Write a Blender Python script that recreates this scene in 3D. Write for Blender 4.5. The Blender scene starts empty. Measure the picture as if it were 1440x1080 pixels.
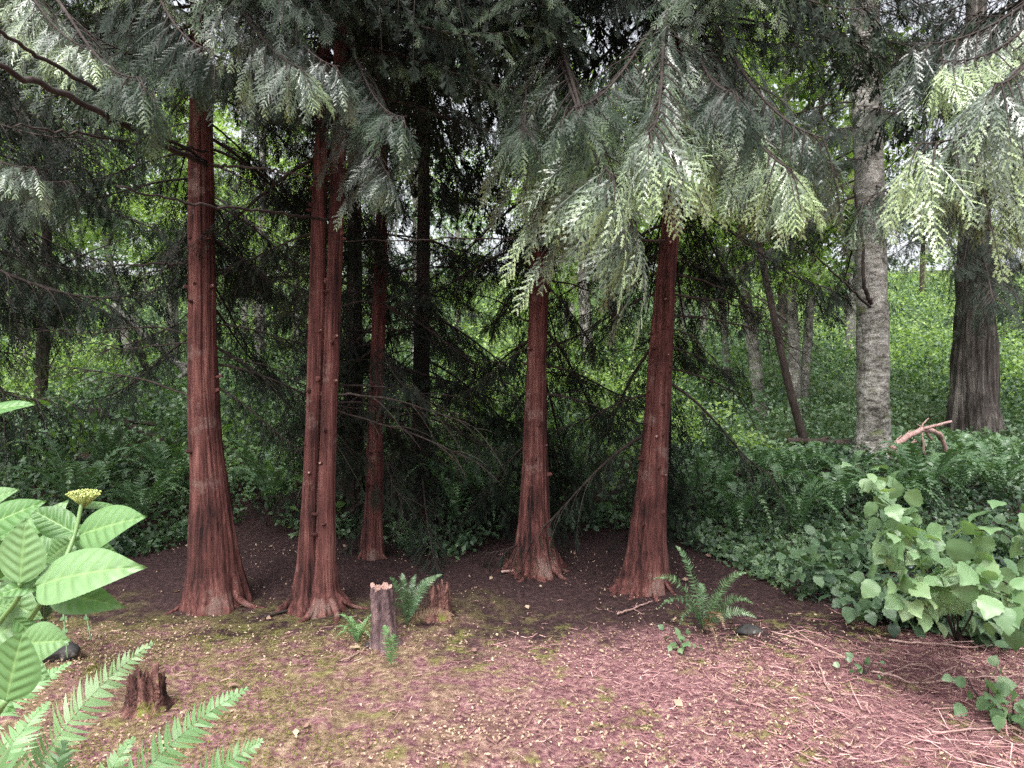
import bpy, math, random
import numpy as np
from mathutils import Vector, Matrix
random.seed(11); RNG = np.random.default_rng(11)
S = bpy.context.scene
COL = S.collection
R = math.radians

# ------------------------------------------------------------------ camera
F = 940.0                      # focal length in pixels of the 1440 px wide photograph
CAMP = Vector((0, 0, 1.7)); PITCH = R(-1.2)
cd = bpy.data.cameras.new('camera'); cam = bpy.data.objects.new('camera', cd); COL.objects.link(cam)
cd.sensor_width = 36; cd.lens = 36 * F / 1440; cd.clip_start = 0.05; cd.clip_end = 3000
cam.location = CAMP; cam.rotation_euler = (R(90) + PITCH, 0, 0); S.camera = cam

# ------------------------------------------------------------------ sky and light (overcast)
SUN_EL, SUN_AZ = R(60), R(200)
w = bpy.data.worlds.new('World'); S.world = w; w.use_nodes = True
nt = w.node_tree; bg = nt.nodes['Background']
sky = nt.nodes.new('ShaderNodeTexSky'); sky.sky_type = 'NISHITA'; sky.sun_disc = False
sky.sun_elevation = SUN_EL; sky.sun_rotation = SUN_AZ; sky.dust_density = 6; sky.air_density = 1.0; sky.ozone_density = 1
hs = nt.nodes.new('ShaderNodeHueSaturation'); hs.inputs['Saturation'].default_value = 0.22
nt.links.new(sky.outputs[0], hs.inputs['Color']); nt.links.new(hs.outputs[0], bg.inputs[0])
bg.inputs[1].default_value = 0.15
sl = bpy.data.lights.new('sun', 'SUN'); sl.energy = 1.5; sl.angle = R(25); sl.color = (1, .97, .92)
so = bpy.data.objects.new('sun', sl); COL.objects.link(so)
# light comes from the open garden behind the camera
d = Vector((math.cos(SUN_EL) * -0.35, math.cos(SUN_EL) * -0.94, math.sin(SUN_EL)))
so.rotation_euler = d.to_track_quat('Z', 'Y').to_euler()
sky.sun_rotation = math.atan2(d.x, d.y)
S.view_settings.view_transform = 'Standard'; S.view_settings.look = 'None'
S.view_settings.gamma = 1; S.view_settings.exposure = 1.45
c = S.cycles
c.max_bounces = 5; c.diffuse_bounces = 2; c.glossy_bounces = 2; c.transmission_bounces = 3
c.transparent_max_bounces = 4; c.caustics_reflective = False; c.caustics_refractive = False
c.sample_clamp_indirect = 6
c.use_denoising = False

# ------------------------------------------------------------------ numeric helpers
def at(px, py, Y):
    """world point seen at photo pixel px,py at depth Y"""
    v = Vector(((px - 720) / F, -(py - 540) / F, -1)); v.rotate(cam.rotation_euler.to_matrix())
    return CAMP + v * (Y / v.y)
def sm(a, b, x):
    t = np.clip((np.asarray(x, float) - a) / (b - a), 0, 1); return t * t * (3 - 2 * t)
_ph = RNG.uniform(0, 6.28, 64); _dr = RNG.uniform(0, 6.28, 64)
def wn(x, y, sc, k=0, n=7):
    """cheap smooth noise, roughly -1..1"""
    s = 0
    for i in range(n):
        a = _dr[(i + k * 7) % 64]; f = sc * (0.7 + 0.23 * i)
        s = s + np.sin((x * math.cos(a) + y * math.sin(a)) * f + _ph[(i * 3 + k * 5) % 64])
    return s / n * 1.6
def ground(x, y):
    x = np.asarray(x, float); y = np.asarray(y, float)
    z = 0.5 * sm(6.3, 9.5, y)
    z = z + 0.075 * np.clip(y - 12, 0, 14) * (1 + 0.5 * sm(-2, 8, x)) + 0.20 * np.clip(y - 26, 0, 90)
    z = z + 0.10 * sm(2.2, 5.0, x) * sm(2, 5, y) + 0.12 * sm(-2.2, -5, x)
    z = z + 0.035 * wn(x, y, 1.6, 1) + 0.012 * wn(x, y, 6, 2) + 0.25 * sm(9, 16, y) * wn(x, y, .35, 3)
    z = z * sm(-6, 1, y)
    return z - 0.02
def G(x, y): return float(ground(x, y))
def gp(px, py):
    """ground point seen at pixel"""
    lo = None
    for Y in np.arange(1.0, 60, 0.02):
        p = at(px, py, float(Y))
        if p.z <= G(p.x, p.y): return Vector((p.x, p.y, G(p.x, p.y)))
    return at(px, py, 60)
def mesh(name, V, T=None, Q=None, mat=None, var=None, smooth=False, mats=None, tmi=None):
    V = np.asarray(V, np.float32).reshape(-1, 3)
    T = np.zeros((0, 3), np.int32) if T is None else np.asarray(T, np.int32).reshape(-1, 3)
    Q = np.zeros((0, 4), np.int32) if Q is None else np.asarray(Q, np.int32).reshape(-1, 4)
    me = bpy.data.meshes.new(name)
    me.vertices.add(len(V)); me.vertices.foreach_set('co', V.ravel())
    me.loops.add(T.size + Q.size); me.loops.foreach_set('vertex_index', np.concatenate([T.ravel(), Q.ravel()]))
    me.polygons.add(len(T) + len(Q))
    me.polygons.foreach_set('loop_start', np.concatenate([np.arange(len(T)) * 3, T.size + np.arange(len(Q)) * 4]).astype(np.int32))
    if smooth: me.polygons.foreach_set('use_smooth', np.ones(len(T) + len(Q), bool))
    for m in (mats or [mat]):
        if m: me.materials.append(m)
    if tmi is not None: me.polygons.foreach_set('material_index', np.asarray(tmi, np.int32))
    if var is not None:
        a = me.attributes.new('var', 'FLOAT', 'POINT'); a.data.foreach_set('value', np.asarray(var, np.float32))
    me.update(calc_edges=True)
    return me
class MB:
    def __init__(s): s.V = []; s.T = []; s.Q = []; s.A = []; s.n = 0
    def add(s, V, T=None, Q=None, a=0.5):
        V = np.asarray(V, float).reshape(-1, 3)
        if T is not None and len(T): s.T.append(np.asarray(T, int).reshape(-1, 3) + s.n)
        if Q is not None and len(Q): s.Q.append(np.asarray(Q, int).reshape(-1, 4) + s.n)
        s.V.append(V); s.A.append(np.broadcast_to(np.asarray(a, float), (len(V),)).copy()); s.n += len(V)
        return s
    def mesh(s, name, mat, smooth=False):
        return mesh(name, np.concatenate(s.V), np.concatenate(s.T) if s.T else None, np.concatenate(s.Q) if s.Q else None,
                    mat, np.concatenate(s.A), smooth)
def obj(name, me, parent=None, loc=None, rot=None, scale=None, **props):
    o = bpy.data.objects.new(name, me); COL.objects.link(o)
    if parent: o.parent = parent
    if loc is not None: o.location = loc
    if rot is not None: o.rotation_euler = rot
    if scale is not None: o.scale = (scale,) * 3 if isinstance(scale, (int, float)) else scale
    for k, v in props.items(): o[k] = v
    return o
def thing(name, label, cat, loc, group=None, rot=None, scale=None):
    o = obj(name, None, None, loc, rot, scale); o['label'] = label; o['category'] = cat
    o.empty_display_size = .1
    if group: o['group'] = group
    return o
def frames(P):
    P = np.asarray(P, float); T = np.gradient(P, axis=0); T /= np.linalg.norm(T, axis=1, keepdims=True) + 1e-9
    ref = np.array([0, 0, 1.0]) if abs(T[0][2]) < .9 else np.array([1.0, 0, 0])
    N = np.zeros_like(P); n = ref - T[0] * ref.dot(T[0]); n /= np.linalg.norm(n)
    for i in range(len(P)):
        n = n - T[i] * n.dot(T[i]); n /= np.linalg.norm(n) + 1e-9; N[i] = n
    return T, N, np.cross(T, N)
def tube(mb, P, rad, seg=6, a=0.5):
    P = np.asarray(P, float); T, N, B = frames(P); rad = np.broadcast_to(rad, (len(P),))
    th = np.arange(seg) / seg * 2 * math.pi
    V = P[:, None] + rad[:, None, None] * (np.cos(th)[None, :, None] * N[:, None] + np.sin(th)[None, :, None] * B[:, None])
    i = np.arange(len(P) - 1)[:, None] * seg; j = np.arange(seg)[None]; k = (j + 1) % seg
    Q = np.stack([i + j, i + k, i + seg + k, i + seg + j], -1).reshape(-1, 4)
    V = V.reshape(-1, 3); n = len(V)
    V = np.vstack([V, P[0], P[-1]])
    jj = np.arange(seg); kk = (jj + 1) % seg; b = (len(P) - 1) * seg
    Tt = np.vstack([np.stack([kk, jj, np.full(seg, n)], -1), np.stack([b + jj, b + kk, np.full(seg, n + 1)], -1)])
    mb.add(V, Tt, Q, a)
def bez(p0, p1, p2, n):
    t = np.linspace(0, 1, n)[:, None]; p0, p1, p2 = map(lambda p: np.asarray(p, float), (p0, p1, p2))
    return (1 - t) ** 2 * p0 + 2 * t * (1 - t) * p1 + t * t * p2
def unit(v): return v / (np.linalg.norm(v, axis=-1, keepdims=True) + 1e-9)
def rnd(a, b): return random.uniform(a, b)

# ------------------------------------------------------------------ materials
def newmat(name):
    m = bpy.data.materials.new(name); m.use_nodes = True
    return m, m.node_tree, m.node_tree.nodes, m.node_tree.links, m.node_tree.nodes['Principled BSDF']
def ramp(N, L, src, stops):
    r = N.new('ShaderNodeValToRGB'); e = r.color_ramp.elements
    while len(e) < len(stops): e.new(0.5)
    for k, (p, col) in enumerate(stops): e[k].position = p; e[k].color = (*col, 1)
    if src: L.new(src, r.inputs[0])
    return r.outputs[0]
def noise(N, L, vec, scale, detail=4, rough=.6, mp=None):
    if mp:
        m = N.new('ShaderNodeMapping'); m.inputs['Scale'].default_value = mp; L.new(vec, m.inputs[0]); vec = m.outputs[0]
    n = N.new('ShaderNodeTexNoise'); n.inputs['Scale'].default_value = scale; n.inputs['Detail'].default_value = detail
    n.inputs['Roughness'].default_value = rough; L.new(vec, n.inputs['Vector']); return n.outputs['Fac']
def math_(N, L, op, a, b=None):
    n = N.new('ShaderNodeMath'); n.operation = op
    for k, v in enumerate((a, b)):
        if v is None: continue
        if isinstance(v, (int, float)): n.inputs[k].default_value = v
        else: L.new(v, n.inputs[k])
    return n.outputs[0]
def mixc(N, L, fac, a, b, mode='MIX'):
    n = N.new('ShaderNodeMix'); n.data_type = 'RGBA'; n.blend_type = mode
    for s_, v in ((n.inputs[0], fac), (n.inputs[6], a), (n.inputs[7], b)):
        if isinstance(v, (int, float)): s_.default_value = v
        elif isinstance(v, tuple): s_.default_value = (*v, 1)
        else: L.new(v, s_)
    return n.outputs[2]
def leafmat(name, stops, transl=.35, rough=.45, spec=.5, objvar=.25, nscale=3.0):
    m, t, N, L, P = newmat(name)
    at_ = N.new('ShaderNodeAttribute'); at_.attribute_name = 'var'
    oi = N.new('ShaderNodeObjectInfo'); tc = N.new('ShaderNodeTexCoord')
    nz = noise(N, L, tc.outputs['Object'], nscale, 3)
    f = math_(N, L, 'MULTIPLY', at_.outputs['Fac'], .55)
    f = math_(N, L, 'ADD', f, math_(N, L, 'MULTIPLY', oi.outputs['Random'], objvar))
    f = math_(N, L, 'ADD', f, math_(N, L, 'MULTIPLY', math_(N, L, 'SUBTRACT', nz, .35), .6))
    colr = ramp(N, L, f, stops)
    L.new(colr, P.inputs['Base Color']); P.inputs['Roughness'].default_value = rough
    P.inputs['Specular IOR Level'].default_value = spec
    tr = N.new('ShaderNodeBsdfTranslucent')
    tcol = mixc(N, L, 1.0, colr, (1.25, 1.35, .6), 'MULTIPLY')
    L.new(tcol, tr.inputs[0]); mx = N.new('ShaderNodeMixShader'); mx.inputs[0].default_value = transl
    L.new(P.outputs[0], mx.inputs[1]); L.new(tr.outputs[0], mx.inputs[2])
    L.new(mx.outputs[0], N['Material Output'].inputs[0]); return m
def barkmat(name, stops, zs=.12, scale=22, bump=.6, dist=.02, patch=None, rough=.9):
    m, t, N, L, P = newmat(name); tc = N.new('ShaderNodeTexCoord'); o = tc.outputs['Object']
    a = noise(N, L, o, scale, 8, .7, (1, 1, zs)); b = noise(N, L, o, scale * 3.5, 5, .7, (1, 1, zs * .7))
    f = math_(N, L, 'ADD', math_(N, L, 'MULTIPLY', a, .6), math_(N, L, 'MULTIPLY', b, .4))
    f2 = math_(N, L, 'ADD', f, math_(N, L, 'MULTIPLY', math_(N, L, 'SUBTRACT', noise(N, L, o, 2.2, 3), .5), .35))
    colr = ramp(N, L, f2, stops)
    if patch:
        pf = ramp(N, L, noise(N, L, o, patch[1], 5, .65), [(patch[2], (0, 0, 0)), (patch[2] + .08, (1, 1, 1))])
        colr = mixc(N, L, pf, colr, patch[0])
    L.new(colr, P.inputs['Base Color']); P.inputs['Roughness'].default_value = rough
    P.inputs['Specular IOR Level'].default_value = .25
    bp = N.new('ShaderNodeBump'); bp.inputs['Strength'].default_value = bump; bp.inputs['Distance'].default_value = dist
    L.new(f, bp.inputs['Height']); L.new(bp.outputs[0], P.inputs['Normal']); return m
M = {}
M['cedar_bark'] = barkmat('red cedar bark', [(.36, (.010, .005, .006)), (.44, (.052, .020, .018)), (.54, (.125, .047, .042)), (.66, (.25, .12, .10))], scale=15, zs=.07, bump=1.0, dist=.03, patch=((.19, .12, .105), 2.6, .56))
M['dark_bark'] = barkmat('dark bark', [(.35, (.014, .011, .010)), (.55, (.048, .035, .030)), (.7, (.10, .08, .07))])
M['grey_bark'] = barkmat('grey mossy bark', [(.40, (.035, .032, .028)), (.47, (.12, .115, .10)), (.55, (.25, .24, .22)), (.66, (.46, .45, .42))],
                         zs=2.2, scale=9, dist=.012, patch=((.13, .15, .07), 6, .58))
M['grey_cedar_bark'] = barkmat('weathered cedar bark', [(.38, (.018, .015, .013)), (.5, (.065, .055, .05)), (.64, (.19, .17, .155))], zs=.06, scale=14, dist=.05)
M['alder_bark'] = barkmat('pale alder bark', [(.38, (.045, .042, .038)), (.52, (.16, .155, .135)), (.66, (.40, .39, .36))], zs=.9, scale=12, patch=((.12, .15, .06), 5, .60))
M['twig'] = barkmat('branch wood', [(.3, (.016, .012, .011)), (.5, (.040, .031, .028)), (.7, (.10, .08, .07))], zs=1, scale=20, bump=.3)
M['cut_wood'] = barkmat('cut wood', [(.3, (.16, .09, .08)), (.6, (.42, .27, .23))], zs=1, scale=30, bump=.2)
M['stump'] = barkmat('old stump wood', [(.36, (.035, .022, .028)), (.50, (.13, .085, .09)), (.60, (.24, .16, .155)), (.70, (.62, .45, .42))], zs=.16, scale=26, bump=1, dist=.03)
M['rotten'] = barkmat('rotten red wood', [(.38, (.02, .012, .012)), (.48, (.10, .045, .04)), (.58, (.22, .11, .09)), (.68, (.5, .34, .28))], zs=.2, scale=20, bump=1, dist=.03, patch=((.16, .17, .04), 7, .56))
M['stick'] = barkmat('dry stick', [(.3, (.16, .09, .08)), (.5, (.36, .23, .21)), (.7, (.55, .42, .38))], zs=1, scale=30, bump=.3)
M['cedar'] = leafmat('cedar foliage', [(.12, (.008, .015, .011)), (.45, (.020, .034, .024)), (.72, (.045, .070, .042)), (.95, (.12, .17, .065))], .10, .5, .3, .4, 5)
M['cedar_lit'] = leafmat('cedar foliage sky-lit', [(.18, (.010, .018, .013)), (.46, (.034, .052, .038)), (.68, (.125, .165, .12)), (.92, (.34, .44, .22))], .15, .36, .8, .45, 5)  # lit copy of the foliage, sky sheen put into its paler colour
M['cedar_shaded'] = leafmat('cedar foliage shaded', [(.15, (.004, .008, .006)), (.5, (.012, .020, .014)), (.9, (.032, .050, .028))], .06, .6, .2)  # shaded copy for inner boughs, gloom put into its dark colour
M['leaf_bright_lit'] = leafmat('lit bright broadleaf foliage', [(.1, (.09, .16, .05)), (.4, (.26, .38, .13)), (.75, (.48, .59, .27)), (1, (.64, .70, .44))], .5, .5, .4, 0)  # green raised to stand in for light missing in the wood behind
M['leaf_mid'] = leafmat('undergrowth foliage', [(.1, (.025, .055, .030)), (.42, (.105, .18, .095)), (.75, (.25, .36, .20)), (1, (.38, .48, .28))], .35, .45, .5, 0, 1.2)
M['leaf_dark'] = leafmat('glossy ground cover foliage', [(.1, (.010, .024, .018)), (.5, (.028, .056, .042)), (.9, (.085, .145, .105))], .2, .35, .7, 0, 2)
M['leaf_pale'] = leafmat('pale young shrub foliage', [(.1, (.07, .14, .06)), (.5, (.16, .27, .13)), (.9, (.32, .44, .24))], .35, .42, .7)
M['fern'] = leafmat('sword fern', [(.1, (.035, .08, .035)), (.5, (.085, .165, .075)), (.9, (.19, .29, .14))], .3, .4, .6)
M['fern_pale'] = leafmat('pale sword fern', [(.1, (.09, .20, .07)), (.5, (.18, .33, .14)), (.9, (.34, .46, .26))], .3, .45, .5)
M['fern_dead'] = leafmat('dead fern', [(.1, (.10, .06, .04)), (.5, (.22, .15, .10)), (.9, (.38, .29, .20))], .25, .7, .3)
M['moss'] = leafmat('moss', [(.1, (.09, .10, .02)), (.5, (.19, .21, .05)), (.9, (.33, .34, .11))], .3, .8, .2, 0)
M['litter_leaf'] = leafmat('fallen leaves', [(.1, (.22, .11, .10)), (.4, (.42, .30, .22)), (.7, (.58, .52, .36)), (.95, (.72, .68, .54))], .2, .7, .3, 0, 8)
M['litter_twig'] = leafmat('fallen cedar twigs', [(.1, (.06, .028, .030)), (.35, (.21, .10, .105)), (.6, (.45, .27, .26)), (.88, (.74, .60, .53))], .05, .8, .2, 0, 1.5)
m, t, N, L, P = newmat('rock'); tc = N.new('ShaderNodeTexCoord')
L.new(ramp(N, L, noise(N, L, tc.outputs['Object'], 9, 6), [(.4, (.012, .012, .013)), (.6, (.04, .037, .036)), (.70, (.35, .33, .30))]), P.inputs['Base Color'])
P.inputs['Roughness'].default_value = .85; M['rock'] = m

# ground
m, t, N, L, P = newmat('forest floor'); geo = N.new('ShaderNodeNewGeometry'); pos = geo.outputs['Position']
sx = N.new('ShaderNodeSeparateXYZ'); L.new(pos, sx.inputs[0]); X, Yy = sx.outputs[0], sx.outputs[1]
def mr(v, a, b, c0=0, c1=1):
    n = N.new('ShaderNodeMapRange'); n.interpolation_type = 'SMOOTHSTEP'; L.new(v, n.inputs[0])
    for k, q in zip((1, 2, 3, 4), (a, b, c0, c1)): n.inputs[k].default_value = q
    return n.outputs[0]
fine = noise(N, L, pos, 28, 8, .75); big = noise(N, L, pos, 1.7, 4, .6); mid = noise(N, L, pos, 7, 6, .7)
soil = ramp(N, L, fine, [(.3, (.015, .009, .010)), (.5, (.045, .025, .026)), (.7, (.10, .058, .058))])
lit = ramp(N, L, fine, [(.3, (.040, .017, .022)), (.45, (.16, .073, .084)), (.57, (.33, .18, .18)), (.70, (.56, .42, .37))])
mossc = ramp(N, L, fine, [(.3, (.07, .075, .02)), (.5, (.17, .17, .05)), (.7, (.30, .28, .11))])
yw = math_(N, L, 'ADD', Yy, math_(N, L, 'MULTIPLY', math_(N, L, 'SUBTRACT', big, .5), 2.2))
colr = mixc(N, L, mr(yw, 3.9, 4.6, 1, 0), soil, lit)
mf = math_(N, L, 'MULTIPLY', mr(mid, .50, .60), mr(big, .44, .56))
mfl = math_(N, L, 'MULTIPLY', mr(X, .6, -.9), mr(mid, .40, .55))
mf = math_(N, L, 'MULTIPLY', math_(N, L, 'MAXIMUM', mf, math_(N, L, 'MULTIPLY', mfl, .6)), .8)
mf = math_(N, L, 'MULTIPLY', mf, mr(yw, 4.4, 5.2, 1, 0))
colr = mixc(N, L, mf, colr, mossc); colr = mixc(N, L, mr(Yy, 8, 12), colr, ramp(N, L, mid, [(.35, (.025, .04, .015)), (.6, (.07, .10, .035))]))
L.new(colr, P.inputs['Base Color']); P.inputs['Roughness'].default_value = .95; P.inputs['Specular IOR Level'].default_value = .15
bp = N.new('ShaderNodeBump'); bp.inputs['Strength'].default_value = .9; bp.inputs['Distance'].default_value = .03
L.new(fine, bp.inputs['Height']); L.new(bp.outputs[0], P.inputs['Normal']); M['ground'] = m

# ------------------------------------------------------------------ ground sheet
n = 420
u = np.linspace(-1, 1, n); gx = 0.9 * np.sinh(u * 6.9) * 1.0
v = np.linspace(-0.45, 1, n); gy = 3.5 + 1.3 * np.sinh(v * 6.5)
XX, YY = np.meshgrid(gx, gy, indexing='ij')
ZZ = ground(XX, np.minimum(YY, 90)) + 0.008 * wn(XX, YY, 22, 5) * (YY < 12)
idx = np.arange(n * n).reshape(n, n)
Q = np.stack([idx[:-1, :-1], idx[1:, :-1], idx[1:, 1:], idx[:-1, 1:]], -1).reshape(-1, 4)
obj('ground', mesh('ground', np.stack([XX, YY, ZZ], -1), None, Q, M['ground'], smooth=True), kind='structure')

# ------------------------------------------------------------------ trunks
def trunk_mesh(prof, mat, top=9.5, flute=.25, seed=0, seg=112, ridge=.06, nfl=7, flareh=.5, lobes=None, down=.12, taper=.35):
    """prof: list of (x offset, z, radius, y offset) from the base up, thing-local"""
    r = np.random.default_rng(seed)
    prof = [tuple(p) + (0,) * (4 - len(p)) for p in prof]
    x0, z0, r0, y0 = prof[-1]; x1, z1, r1, y1 = prof[-2]
    sxx = (x0 - x1) / (z0 - z1)
    if top > z0: prof = prof + [(x0 + sxx * (top - z0) * .5, top, r0 * taper, y0)]
    A = np.array(prof); b0 = A[0].copy(); b0[1] = -down; b0[2] *= 1.12; A = np.vstack([b0, A])
    zz = np.concatenate([np.linspace(-down, 1.0, 60), np.linspace(1.04, 3.4, 60), np.linspace(3.5, A[-1][1], 24)])
    zz = zz[zz <= A[-1][1]]
    cx = np.interp(zz, A[:, 1], A[:, 0]); rr = np.interp(zz, A[:, 1], A[:, 2]); cy = np.interp(zz, A[:, 1], A[:, 3])
    k = np.array([.25, .5, .25])
    for arr in (cx, rr, cy):
        for _ in range(3): arr[1:-1] = np.convolve(arr, k, 'valid')
    th = np.arange(seg) / seg * 2 * math.pi
    TH, Z = np.meshgrid(th, zz)
    p = r.uniform(0, 6.28, 12)
    fl = np.exp(-np.clip(Z, 0, 9) / flareh)
    lob = (np.abs(np.cos(nfl * .5 * 2 / 2 * TH * (2 if nfl % 2 else 1) / (2 if nfl % 2 else 1) + p[0] + .5 * np.sin(Z * 1.1))) * 2 - 1.2) * .55 + np.cos((nfl - 3) * TH + p[1]) * .45 + .4 * (np.abs(np.cos(nfl * TH + p[2] + Z * .4)) * 2 - 1.2)
    rad = 1 + flute * lob * (.12 + .88 * fl)
    fine_ = sum(np.sin(kk * TH + p[3 + i] + a_ * np.sin(Z * b_ + p[i]) ) for i, (kk, a_, b_) in enumerate([(13, .8, 1.7), (19, 1.1, 2.3), (27, 1.4, 3.1), (33, 1.7, 4.3)])) / 4
    gr = -np.exp(-((np.mod(TH * 3.5 + p[10] + .5 * np.sin(Z * 1.3 + p[5]) + .25 * np.sin(Z * 4.1), math.pi) - 1.5) / .10) ** 2) * (.5 + .5 * np.sin(Z * 1.1 + TH * 2 + p[11])) * ridge * 1.8
    rad = rad + gr + ridge * fine_ + .03 * np.sin(Z * 4 + 2 * TH + p[8]) + .02 * np.sin(Z * 9.3 + TH + p[9])
    Rr = rr[:, None] * rad
    V = np.stack([cx[:, None] + Rr * np.cos(TH), cy[:, None] + Rr * np.sin(TH), Z], -1).reshape(-1, 3)
    i = np.arange(len(zz) - 1)[:, None] * seg; j = np.arange(seg)[None]; k2 = (j + 1) % seg
    Q = np.stack([i + j, i + k2, i + seg + k2, i + seg + j], -1).reshape(-1, 4)
    return mesh('trunk', V, None, Q, mat, np.full(len(V), .5), True), (zz, cx, cy, rr)
def px_profile(rows, Y, base):
    """rows of (px left, px right, py) from the base up, at depth Y -> thing-local profile"""
    out = []
    for l, r_, py in rows:
        a, b = at(l, py, Y), at(r_, py, Y)
        out.append(((a.x + b.x) / 2 - base.x, max(0.0, a.z - base.z), (b.x - a.x) / 2))
    out[0] = (out[0][0], 0, out[0][2])
    return out
# ------------------------------------------------------------------ branch stubs
def stub_mesh():
    mb = MB(); tube(mb, [(0, 0, 0), (.012, 0, .001), (.028, 0, .003)], [.022, .016, .012], 8)
    return mb
sm_ = stub_mesh(); STUB = sm_.mesh('branch_stub', M['cedar_bark'], True)
mb = MB(); tube(mb, [(.0275, 0, .003), (.031, 0, .0033)], [.0115, .0105], 8); CUT = mb.mesh('cut_face', M['cut_wood'])
def stubs(tree, info, n, zr, rs, face=True):
    zz, cx, cy, rr = info
    for k in range(n):
        z = rs.uniform(*zr); a = rs.uniform(math.pi * 1.0, math.pi * 2.0) if face else rs.uniform(0, 6.28)
        r0 = np.interp(z, zz, rr)
        s = obj('branch_stub', STUB, tree, (np.interp(z, zz, cx) + r0 * .96 * math.cos(a), np.interp(z, zz, cy) + r0 * .96 * math.sin(a), z), (0, -.15, a), (rs.uniform(.3, 1.9), rs.uniform(.45, .95), rs.uniform(.45, 1.1)))
        if rs.random() < .22: obj('cut_face', CUT, s)

# ------------------------------------------------------------------ cedar boughs (shared meshes)
def blades(mb, B, D, Sd, ln, wd, segs, a):
    """serrated leaflets: base B, direction D, side Sd (n,3)"""
    n = len(B); js = np.arange(segs + 1) / segs
    C = B[:, None] + D[:, None] * (js[None, :, None] * ln[:, None, None])
    C[:, :, 2] -= (js ** 2)[None] * ln[:, None] * .25
    jl = (np.arange(segs) + 1.25) / segs * np.where(np.arange(segs) == segs - 1, .98, 1)
    wl = wd[:, None] * (1 - .5 * js[None, :-1])
    base = B[:, None] + D[:, None] * (np.minimum(jl, 1.0)[None, :, None] * ln[:, None, None])
    base[:, :, 2] -= (jl ** 2)[None] * ln[:, None] * .25
    LL = base + Sd[:, None] * wl[..., None]; RR = base - Sd[:, None] * wl[..., None]
    V = np.concatenate([C, LL, RR], 1); m_ = V.shape[1]
    j = np.arange(segs)
    T = np.concatenate([np.stack([j, j + 1, segs + 1 + j], -1), np.stack([j, 2 * segs + 1 + j, j + 1], -1)])
    T = (T[None] + (np.arange(n) * m_)[:, None, None]).reshape(-1, 3)
    mb.add(V.reshape(-1, 3), T, None, np.repeat(a, m_))
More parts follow.
